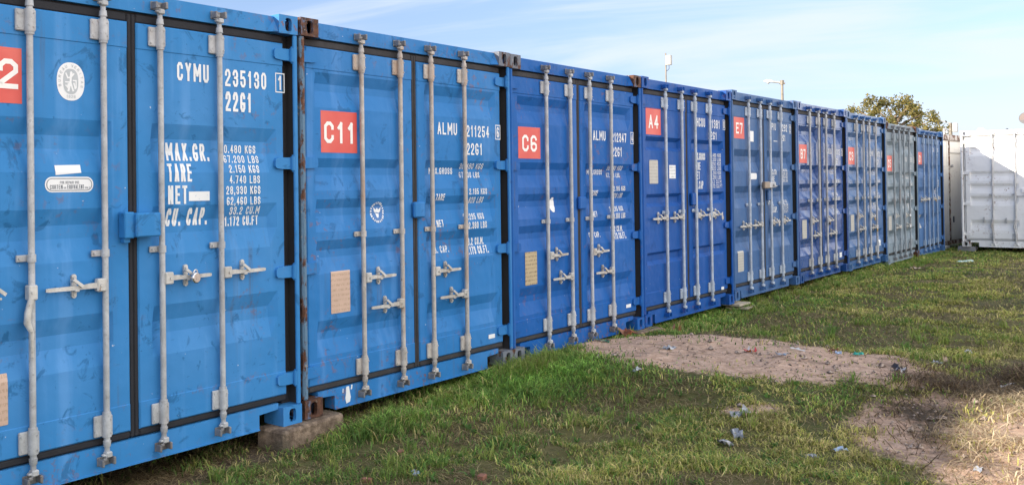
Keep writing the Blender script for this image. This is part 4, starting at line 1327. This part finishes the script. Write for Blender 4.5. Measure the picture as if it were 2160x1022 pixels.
fp = thing('camera_post', (88.62, 11.34, gz), 0, 'distant grey post with a box and a long thin arm above the white cabin', 'post')
mb = MB(); mb.tube([(0, 0, 0), (0, 0, 6.1)], [.16, .13], 10); mb.obj('pole', M_POST, fp)
mb = MB(); mb.box(-.2, .2, -.50, -.16, 5.35, 6.05, .03); mb.obj('box', mat_plain('pale_post_box', (.5, .5, .5), .08, 6, .5, .02), fp)
mb = MB(); mb.tube([(0, 0, 6.05), (-.1, .55, 6.26), (-.2, 1.05, 6.42)], .045, 8); mb.obj('arm', M_GALV, fp)
mb = MB(); mb.tube([(-.2, 1.0, 6.41), (-.22, 1.25, 6.46), (-.23, 1.5, 6.44)], [.05, .09, .04], 10); mb.obj('lamp_head', mat_plain('pale_lamp_shell', (.7, .7, .7), .05, 5, .4, .02), fp)

# ------------------------------------------------------------------ tree beyond the row
def leaf_mesh(name, P, A, U, cols, mat):
    """quads at P with half-axes A and U"""
    n = len(P)
    co = np.stack([P - A - U, P + A - U, P + A + U, P - A + U], 1).reshape(-1, 3)
    me = bpy.data.meshes.new(name)
    me.vertices.add(4 * n); me.vertices.foreach_set('co', co.ravel())
    me.loops.add(4 * n); me.loops.foreach_set('vertex_index', np.arange(4 * n, dtype=np.int32))
    me.polygons.add(n); me.polygons.foreach_set('loop_start', np.arange(0, 4 * n, 4, dtype=np.int32))
    me.update(calc_edges=True)
    at = me.color_attributes.new('tint', 'FLOAT_COLOR', 'POINT')
    at.data.foreach_set('color', np.repeat(np.concatenate([cols, np.ones((n, 1))], 1), 4, 0).ravel())
    me.materials.append(mat)
    return me


def mat_tint(name, trans=.35, rough=.6):
    t = NT(name)
    av = t.n('ShaderNodeAttribute', attribute_name='tint')
    b = t.n('ShaderNodeBsdfPrincipled')
    t.put(b.inputs['Base Color'], av.outputs['Color']); b.inputs['Roughness'].default_value = rough
    b.inputs['Specular IOR Level'].default_value = .25
    tl = t.n('ShaderNodeBsdfTranslucent'); t.put(tl.inputs['Color'], av.outputs['Color'])
    mx = t.n('ShaderNodeMixShader'); mx.inputs[0].default_value = trans
    t.t.links.new(b.outputs[0], mx.inputs[1]); t.t.links.new(tl.outputs[0], mx.inputs[2]); t.t.links.new(mx.outputs[0], t.out.inputs[0])
    return t.m


M_LEAF = mat_tint('tree_leaves', .3)
M_BARK = mat_plain('pale_tree_bark', (0.30, 0.22, 0.15), .3, 6, .85, .4)
tree = thing('tree', (53.67, 7.62, gz), 0, 'spreading tree with golden sunlit leaves and pale limbs beyond C3', 'tree')
rg = np.random.default_rng(4)
ex = np.array([.219, -.976, 0.0]); ey = np.array([.976, .219, 0.0])      # across / along the line of view
clus = [(1828, 226, .50), (1850, 217, .58), (1870, 221, .60), (1893, 217, .62), (1913, 224, .66), (1932, 239, .66), (1946, 256, .55), (1898, 246, .8), (1868, 250, .7), (1840, 247, .48), (1925, 266, .8), (1955, 276, .42), (1885, 277, .7), (1815, 230, .26), (1812, 249, .26), (1967, 268, .26), (1845, 207, .22), (1872, 206, .22), (1887, 207, .2), (1903, 209, .2), (1968, 280, .22), (1830, 262, .35), (1908, 232, .6), (1853, 232, .5)]
Ps, Cs = [], []
for u, v, r in clus:
    c = ex * (u - 1886) * .0273 + ey * rg.uniform(-1.1, 1.1) + np.array([0, 0, 5.62 - (v - 205) * .0262 - gz])
    n = int(760 * r ** 2)
    sub = rg.normal(size=(max(4, int(14 * r)), 3)); sub /= np.linalg.norm(sub, axis=1)[:, None]
    sub *= r * rg.uniform(.25, 1.0, (len(sub), 1)) * np.array([1, 1, .75])
    p = c + sub[rg.integers(0, len(sub), n)] + rg.normal(size=(n, 3)) * .11 * np.array([1, 1, .8])
    Ps.append(p)
    b = rg.uniform(.7, 1.3, (n, 1)) * rg.uniform(.85, 1.15)
    Cs.append(np.where(rg.random((n, 1)) < .75, np.array([[.27, .225, .075]]), np.array([[.13, .14, .045]])) * b)
Ps = np.concatenate(Ps); Cs = np.concatenate(Cs)
d1 = rg.normal(size=Ps.shape); d1 /= np.linalg.norm(d1, axis=1)[:, None]
d2 = np.cross(d1, rg.normal(size=Ps.shape)); d2 /= np.linalg.norm(d2, axis=1)[:, None]
me = leaf_mesh('crown', Ps, d1 * rg.uniform(.035, .075, (len(Ps), 1)), d2 * rg.uniform(.018, .035, (len(Ps), 1)), Cs, M_LEAF)
o = bpy.data.objects.new('crown', me); COL.objects.link(o); o.parent = tree
mb = MB()
mb.tube([(0, 0, 0), (.05, .0, 1.6), (.0, .02, 3.2), (0, 0, 4.2)], [.26, .20, .16, .13], 10)
def at3(u, v, dy=0): return tuple(ex * (u - 1886) * .0273 + ey * dy + np.array([0, 0, 5.62 - (v - 205) * .0262 - gz]))
for u, v, r, dy in ((1876, 224, .05, -.3), (1905, 229, .05, .1), (1896, 222, .04, .4), (1862, 246, .045, -.5), (1828, 230, .035, .0), (1930, 240, .05, .5), (1940, 258, .045, -.3), (1852, 220, .035, .4), (1913, 220, .035, -.5)):
    a = (0, 0, 4.1); b = at3((u + 1886) / 2 - (4 if u > 1886 else -4), (v + 262) / 2 + 3, dy * .4); c = at3(u, v, dy)
    mb.tube([a, b, c], [r * 1.7, r * 1.2, r * .45], 7)
mb.obj('trunk', M_BARK, tree)

# ------------------------------------------------------------------ grass and straw (nobody could count these)
M_GRASS = mat_tint('grass_blades', .45, .55)


def strands(name, x, y, h, reach, width, col, seed, zoff=-.004):
    """curved tapering blades, five points each"""
    g = np.random.default_rng(seed)
    n = len(x)
    z = ground_h(x, y) + zoff
    a = g.uniform(0, 2 * np.pi, n)
    dx, dy = np.cos(a), np.sin(a)
    b = a + np.pi / 2 + g.normal(0, .5, n)
    wx, wy = np.cos(b) * width / 2, np.sin(b) * width / 2
    turn = g.normal(0, .5, n)
    ex_, ey_ = np.cos(a + turn), np.sin(a + turn)
    r1 = reach * g.uniform(.2, .45, n)
    p0 = np.stack([x, y, z], -1)
    p1 = np.stack([x + dx * r1, y + dy * r1, z + h * g.uniform(.6, .8, n)], -1)
    p2 = np.stack([x + dx * r1 + ex_ * (reach - r1), y + dy * r1 + ey_ * (reach - r1), z + h * g.uniform(.75, 1.05, n)], -1)
    w = np.stack([wx, wy, np.zeros(n)], -1)
    co = np.stack([p0 - w, p0 + w, p1 + w * .8, p1 - w * .8, p2], 1).reshape(-1, 3)
    base = np.arange(n, dtype=np.int32)[:, None] * 5
    lp_ = np.concatenate([base + np.array([[0, 1, 2, 3]], np.int32), base + np.array([[3, 2, 4]], np.int32)], 1).ravel()
    ls = (np.arange(n, dtype=np.int32)[:, None] * 7 + np.array([[0, 4]], np.int32)).ravel()
    me = bpy.data.meshes.new(name)
    me.vertices.add(5 * n); me.vertices.foreach_set('co', co.astype(np.float32).ravel())
    me.loops.add(7 * n); me.loops.foreach_set('vertex_index', lp_)
    me.polygons.add(2 * n); me.polygons.foreach_set('loop_start', ls)
    me.update(calc_edges=True)
    k = np.array([.72, .72, .95, .95, 1.18])
    c = (col[:, None, :] * k[None, :, None]).reshape(-1, 3)
    at = me.color_attributes.new('tint', 'FLOAT_COLOR', 'POINT')
    at.data.foreach_set('color', np.concatenate([c, np.ones((len(c), 1))], 1).astype(np.float32).ravel())
    me.materials.append(M_GRASS)
    o = bpy.data.objects.new(name, me); COL.objects.link(o)
    return tag(o, kind='stuff')


def scatter(dens, seed, k=1.0, xmax=31.0):
    """candidate roots over the part of the ground the aisle shows, thinning with distance"""
    g = np.random.default_rng(seed)
    X, Y = [], []
    x = 2.3
    while x < xmax:
        st = .35 if x < 12 else 1.0
        y0 = -4.405 + .126 * x - 1.1
        y1 = .55 if x < 24.2 else .2
        d = math.hypot(x + st / 2, 3.0)
        n = int(k * dens * (5.0 / d) ** 1.35 * st * (y1 - y0))
        X.append(g.uniform(x, x + st, n)); Y.append(g.uniform(y0, y1, n))
        x += st
    return np.concatenate(X), np.concatenate(Y)


def lush(x, y):
    q = np.exp(-(((x - 6.6) / 1.0) ** 2 + ((y + .25) / .55) ** 2)) + .8 * np.exp(-(((x - 4.9) / .45) ** 2 + ((y + .22) / .22) ** 2))
    q = .8 * q + .5 * np.exp(-(((x - 7.2) / .45) ** 2 + ((y + 2.4) / .25) ** 2)) + .35 * np.exp(-(((x - 7.2) / .45) ** 2 + ((y + .8) / .5) ** 2))
    q = q + .45 * np.exp(-(((x - 11.0) / 1.3) ** 2 + ((y - .1) / .5) ** 2))
    return np.clip(q, 0, 1)


def grass():
    x, y = scatter(15000, 1)
    g = np.random.default_rng(2)
    s, mu, st = cover(x, y)
    bare = fbm(x, y, 1.6, 41)
    clump = fbm(x, y, 6.5, 51, 2)
    lu = lush(x, y)
    dens = np.clip((clump - .33) * 4.0, .05, 1) * np.clip((bare - .40) * 6, .12, 1)
    nearleft = np.clip((6.3 - x) / 1.5, 0, 1)
    dens = dens * (1 - .55 * nearleft * np.clip((.56 - fbm(x, y, 3.1, 47)) * 9, 0, 1))
    dens = np.maximum(dens, lu * .95) * (1 - .97 * s) * (1 - .88 * mu) * (1 - .75 * st)
    keep = g.random(len(x)) < dens
    x, y = x[keep], y[keep]
    lu = lush(x, y); n = len(x)
    d = np.hypot(x, y + 4.4)
    dryn = fbm(x, y, .9, 61)
    pd = np.clip(.02 + (dryn - .46) * 1.3 + .13 * np.clip(-y - .5, 0, 2.5) * .8 + .05 * np.clip((x - 8) / 10, 0, 1), .05, .75) * (1 - .85 * lu)
    u = g.random(n)
    green = np.array([.150, .275, .062]); bright = np.array([.290, .480, .100]); olive = np.array([.390, .400, .105]); straw_ = np.array([.56, .47, .21])
    c = np.where((u < pd)[:, None], straw_, np.where((u < pd + .14 + .20 * np.clip(-y - .3, 0, 2.4) + .25 * np.clip((x - 9) / 6, 0, 1))[:, None], olive, green))
    c = np.where((g.random(n) < lu * .85)[:, None], bright, c)
    c = c * g.uniform(.45, 1.75, (n, 1)) * (.62 + .76 * fbm(x, y, 2.3, 71)[:, None])
    h = g.uniform(.010, .044, n) * (1 + 1.25 * lu) * (1 - .45 * polymask(x, y, [(7.0, .2), (7.0, -2.6), (8.2, -2.8), (8.4, .2)], .5, .1)) * (.45 + 1.5 * fbm(x, y, 2.6, 81, 2) ** 1.5 + .5 * vn(x, y, 9.0, 83) ** 2)
    edge = np.clip((y + .30) / .3, 0, 1) * (x > 9)
    h = h * (1 + .5 * edge)
    reach = h * g.uniform(.5, 1.7, n)
    wid = (.0020 + .00075 * d) * g.uniform(.7, 1.3, n)
    strands('grass', x, y, h, reach, wid, c, 3)
    # a mat of dead runners lying under the green
    x, y = scatter(5200, 5)
    s, mu, st = cover(x, y)
    keep = g.random(len(x)) < (1 - .93 * s) * np.clip(.30 + .8 * mu + .5 * st + 2.2 * (.52 - fbm(x, y, 1.6, 41)), .05, 1)
    x, y = x[keep], y[keep]; n = len(x); d = np.hypot(x, y + 4.4)
    c = np.where(g.random((n, 1)) < .6, np.array([.42, .33, .19]), np.array([.17, .115, .065])) * g.uniform(.45, 1.5, (n, 1))
    strands('dead_grass', x, y, g.uniform(.004, .032, n), g.uniform(.05, .15, n), (.0018 + .00045 * d) * g.uniform(.7, 1.3, n), c, 6)
    # loose straw heaped at the right
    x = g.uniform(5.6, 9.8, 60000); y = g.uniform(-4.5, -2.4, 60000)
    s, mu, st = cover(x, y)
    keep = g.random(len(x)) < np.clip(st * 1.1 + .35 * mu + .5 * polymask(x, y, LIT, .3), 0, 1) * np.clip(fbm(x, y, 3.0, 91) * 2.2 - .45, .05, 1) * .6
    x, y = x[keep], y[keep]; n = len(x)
    pale = polymask(x, y, LIT, .25, .12)[:, None]  # sun and shade painted into the straw: pale inside the lit outline, brown outside
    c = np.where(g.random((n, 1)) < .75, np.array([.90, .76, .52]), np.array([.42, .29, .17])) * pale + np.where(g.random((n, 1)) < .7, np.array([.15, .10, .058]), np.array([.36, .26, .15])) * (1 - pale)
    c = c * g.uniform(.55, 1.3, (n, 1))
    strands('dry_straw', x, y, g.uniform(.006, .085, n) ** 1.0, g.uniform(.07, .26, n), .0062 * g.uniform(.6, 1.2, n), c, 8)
    # crumbs and twigs on the sand
    x = g.uniform(5.6, 10.2, 9000); y = g.uniform(-3.6, .3, 9000)
    s, mu, st = cover(x, y)
    keep = g.random(len(x)) < s * np.clip(fbm(x, y, 2.5, 95) * 2 - .5, .1, 1) * .5
    x, y = x[keep], y[keep]; n = len(x)
    c = np.where(g.random((n, 1)) < .7, np.array([.075, .05, .034]), np.array([.34, .27, .21])) * g.uniform(.6, 1.2, (n, 1))
    strands('sand_debris', x, y, g.uniform(.004, .014, n), g.uniform(.012, .085, n), g.uniform(.004, .012, n), c, 12)
    # taller tufts, thickest along the foot of the row
    k = 420
    tx = np.concatenate([g.uniform(3.2, 12, k), g.uniform(4.6, 23.5, 260), g.uniform(6.2, 7.5, 45)])
    ty = np.concatenate([g.uniform(-3.4, .0, k), g.uniform(-.32, .12, 260), g.uniform(-.45, .05, 45)])
    tx = np.concatenate([tx, g.uniform(3.3, 6.2, 130)]); ty = np.concatenate([ty, g.uniform(-1.9, .0, 130)])
    tx = np.concatenate([tx, g.uniform(6.35, 7.05, 40)]); ty = np.concatenate([ty, g.uniform(-.26, -.05, 40)])
    s, mu, st = cover(tx, ty)
    kp = g.random(len(tx)) < (1 - s) * (1 - mu) * (.35 + .65 * (ty > -.4))
    tx, ty = tx[kp], ty[kp]
    sz = g.uniform(.6, 1.35, len(tx)) * (1 + .75 * ((tx > 6.35) & (tx < 7.05) & (ty > -.27)))
    x = np.repeat(tx, 34) + g.normal(0, .030, len(tx) * 34) ; y = np.repeat(ty, 34) + g.normal(0, .026, len(tx) * 34)
    sz = np.repeat(sz, 34); n = len(x); d = np.hypot(x, y + 4.4)
    tone = np.repeat(g.random((len(tx), 1)), 34, 0)
    c = (np.array([.18, .34, .07]) * (1 - tone) + np.array([.36, .42, .10]) * tone) * g.uniform(.6, 1.3, (n, 1))
    c = np.where(g.random((n, 1)) < .10, np.array([.50, .43, .2]), c)
    h = g.uniform(.03, .09, n) * sz
    strands('grass_tufts', x, y, h, h * g.uniform(.3, 1.2, n), (.0022 + .0005 * d) * g.uniform(.7, 1.3, n), c, 16)
    # broad-leaved weeds among the grass near the lens
    x = g.uniform(3.0, 8.2, 420); y = g.uniform(-3.2, .05, 420)
    s, mu, st = cover(x, y)
    keep = g.random(len(x)) < (1 - s) * (1 - .7 * mu) * .42
    x, y = np.repeat(x[keep], 9), np.repeat(y[keep], 9); n = len(x)
    x = x + g.normal(0, .012, n); y = y + g.normal(0, .012, n)
    c = np.array([.13, .26, .06]) * g.uniform(.6, 1.35, (n, 1))
    strands('weeds', x, y, g.uniform(.015, .05, n), g.uniform(.03, .075, n), g.uniform(.008, .018, n), c, 14)


grass()


def pebbles():
    g = np.random.default_rng(31)
    x = g.uniform(5.6, 10.2, 4200); y = g.uniform(-3.7, .3, 4200)
    s, mu, st = cover(x, y)
    kp = g.random(len(x)) < np.clip(s + .4 * mu, 0, 1) * np.clip(fbm(x, y, 2.0, 97) * 2.4 - .7, .05, 1)
    x, y = x[kp], y[kp]; z = ground_h(x, y)
    mb = MB()
    for px, py, pz in zip(x, y, z):
        r = float(g.uniform(.004, .014)) * (2.6 if g.random() < .12 else 1)
        k = g.uniform(.6, 1.3, 6) * r
        a = float(g.uniform(0, 1.5)); ca, sa = math.cos(a), math.sin(a)
        P = [(k[0], 0, 0), (-k[1], 0, 0), (0, k[2], 0), (0, -k[3], 0), (0, 0, k[4] * .8), (0, 0, -k[5] * .5)]
        o = mb.add([(px + q[0] * ca - q[1] * sa, py + q[0] * sa + q[1] * ca, pz + q[2] + r * .25) for q in P])
        for f in ((0, 2, 4), (2, 1, 4), (1, 3, 4), (3, 0, 4), (2, 0, 5), (1, 2, 5), (3, 1, 5), (0, 3, 5)):
            mb.face([o + i for i in f])
    t = NT('pebble_stone')
    c = t.mix(t.ramp(t.noise(40.0, 2), .35, .65), (0.10, 0.07, 0.052), (0.50, 0.40, 0.33))
    tag(mb.obj('pebbles', t.done(c, .85), fix=False), kind='stuff')


pebbles()

# ------------------------------------------------------------------ litter
def scrap(name, x, y, sx, sy, hgt, cols, label, cat, seed, group='litter on the ground'):
    g = np.random.default_rng(seed)
    mb = MB()
    nx, ny = 6, 5
    sx, sy, hgt = sx * .78, sy * .78, hgt * .7
    z0 = float(ground_h(np.array([x]), np.array([y]))[0])
    idx = {}
    for i in range(nx):
        for j in range(ny):
            px = (i / (nx - 1) - .5) * sx * (1 + g.normal(0, .10)); py = (j / (ny - 1) - .5) * sy * (1 + g.normal(0, .12))
            idx[i, j] = mb.add([(px + g.normal(0, sx * .04), py + g.normal(0, sy * .04), abs(g.normal(0, .55)) * hgt + .008)])
    for i in range(nx - 1):
        for j in range(ny - 1):
            mb.face((idx[i, j], idx[i + 1, j], idx[i + 1, j + 1], idx[i, j + 1]), int(g.integers(0, len(cols))) if len(cols) > 1 else 0)
    o = mb.obj(name, cols, fix=False)
    o.location = (x, y, z0); o.rotation_euler = (g.normal(0, .12), g.normal(0, .12), g.uniform(0, 6.28))
    so = o.modifiers.new('thickness', 'SOLIDIFY'); so.thickness = .0012
    return tag(o, label, cat, group)


def K(name, c): return mat_plain(name, c, .12, 30, .5, .1)
Kw, Kg, Kt, Kr, Ko, Kb, Kgr, Kbr, Kdk = K('white_paper', (.52, .52, .54)), K('grey_plastic', (.24, .26, .29)), K('teal_plastic', (.02, .36, .30)), K('red_wrapper', (.5, .05, .06)), K('orange_wrapper', (.6, .22, .04)), K('pale_blue_plastic', (.34, .45, .62)), K('green_plastic', (.05, .18, .11)), K('brown_leaf', (.22, .085, .045)), K('dark_plastic', (.05, .05, .06))
scrap('wrapper', 8.20, -1.43, .12, .07, .06, [Kw, Kr, Ko], 'red, white and orange sweet wrapper on the pink sand', 'wrapper', 1)
scrap('paper_scrap', 8.06, -1.74, .11, .06, .05, [Kw, Kw, Kb], 'folded white scrap near the lower edge of the pink sand', 'litter', 2)
scrap('plastic_scrap', 8.94, -2.09, .10, .06, .03, [Kt], 'teal plastic scrap on the pink sand', 'litter', 3)
scrap('plastic_scrap', 7.99, -.80, .20, .09, .03, [Kg, Kg, Kw], 'flat grey plastic at the near left edge of the sand', 'litter', 4)
scrap('plastic_scrap', 7.05, -.95, .11, .07, .04, [Kg, Kw], 'small grey scrap lying in the bright green grass', 'litter', 5)
scrap('crumpled_bag', 6.50, -1.98, .16, .10, .06, [Kw, Kg], 'crumpled white bag on the little grey sand patch', 'bag', 6)
scrap('crumpled_bag', 6.06, -2.12, .16, .10, .06, [Kg, Kw, Kg], 'crumpled grey bag just below the white one', 'bag', 7)
scrap('crumpled_bag', 5.88, -2.11, .12, .08, .05, [Kg, Kdk, Kw], 'torn grey and dark bag lowest in the grass', 'bag', 8)
scrap('plastic_scrap', 6.12, -2.71, .10, .06, .03, [Kb], 'pale blue plastic scrap in the grass before the grey sand', 'litter', 9)
scrap('plastic_scrap', 5.86, -2.62, .13, .08, .04, [Kg, Kdk], 'dark grey scrap in the yellowish grass near the bottom edge', 'litter', 10)
scrap('dry_leaf', 8.98, -1.88, .10, .06, .04, [Kbr], 'reddish brown dead leaf on the pink sand', 'leaf', 11)
scrap('paper_scrap', 10.07, -2.72, .09, .05, .05, [Kw], 'small white scrap in the yellow grass beyond the sand', 'litter', 12)
scrap('paper_scrap', 18.7, -.54, .30, .16, .05, [K('tan_paper', (.55, .42, .34))], 'tan scrap in the grass in front of C5', 'litter', 13)
scrap('plastic_scrap', 21.0, -.89, .40, .16, .05, [K('pale_green_plastic', (.45, .62, .58))], 'pale green scrap in the grass before the white container', 'litter', 14)
scrap('plastic_scrap', 8.14, -.06, .20, .06, .03, [Kgr, Kdk], 'dark green strip at the edge of the sand by C6', 'litter', 15)
scrap('paper_strip', 6.14, -3.42, .34, .05, .02, [Kw], 'long white strip in the patch of sunlight', 'litter', 16)
scrap('paper_scrap', 11.5, .02, .14, .07, .04, [Kw, Kg], 'pale scrap in the grass in front of A4', 'litter', 17)
scrap('paper_strip', 8.57, -1.70, .16, .03, .02, [Kw], 'thin white strip lying across the pink sand', 'litter', 18)
scrap('paper_scrap', 9.0, -2.68, .12, .05, .03, [Kw, Kg], 'white scrap by the far right edge of the pink sand', 'litter', 19)
scrap('plastic_scrap', 8.17, -2.58, .16, .09, .05, [Kdk, Kw, Kdk], 'curled black and white scrap in the dry straw', 'litter', 20)
scrap('paper_strip', 8.34, -3.25, .22, .025, .03, [Kw], 'thin white strip in the shaded straw at the right edge', 'litter', 21)
scrap('plastic_scrap', 4.2, -1.0, .08, .05, .03, [Kb, Kg], 'bluish scrap in the dark grass at the bottom edge', 'litter', 22)
scrap('plastic_scrap', 8.75, -1.98, .10, .05, .03, [Kb], 'faint blue scrap on the pink sand beside the teal one', 'litter', 23)
scrap('dry_leaves', 8.78, .0, .26, .16, .10, [Kbr, K('rust_leaf', (.30, .10, .04))], 'clump of reddish dead leaves at the foot of C6', 'leaves', 24)
scrap('dry_leaves', 9.52, -.14, .26, .16, .13, [K('rust_leaf_light', (.36, .16, .08)), Kbr, K('pale_leaf', (.5, .36, .24))], 'clump of dead leaves against the broken block by A4', 'leaves', 25)
M_TERRA = mat_plain('terracotta', (0.26, 0.115, 0.075), .3, 20, .85, .4)
for (x, y, lab) in ((6.2, -.02, 'terracotta shard in the grass in front of C11'), (4.45, -.68, 'terracotta lump in the dark grass in front of CYMU 235130'), (3.92, -.88, 'terracotta lump at the bottom edge below the concrete block'), (4.36, -1.34, 'terracotta lump at the bottom edge in the mid grass')):
    z = float(ground_h(np.array([x]), np.array([y]))[0])
    rough_block('brick_shard', .055, .035, .03, M_TERRA, (x, y, z - .006), random.uniform(0, 3), lab, 'shard', 'brick shards in the grass', .014, 2, seed=int(x * 10))
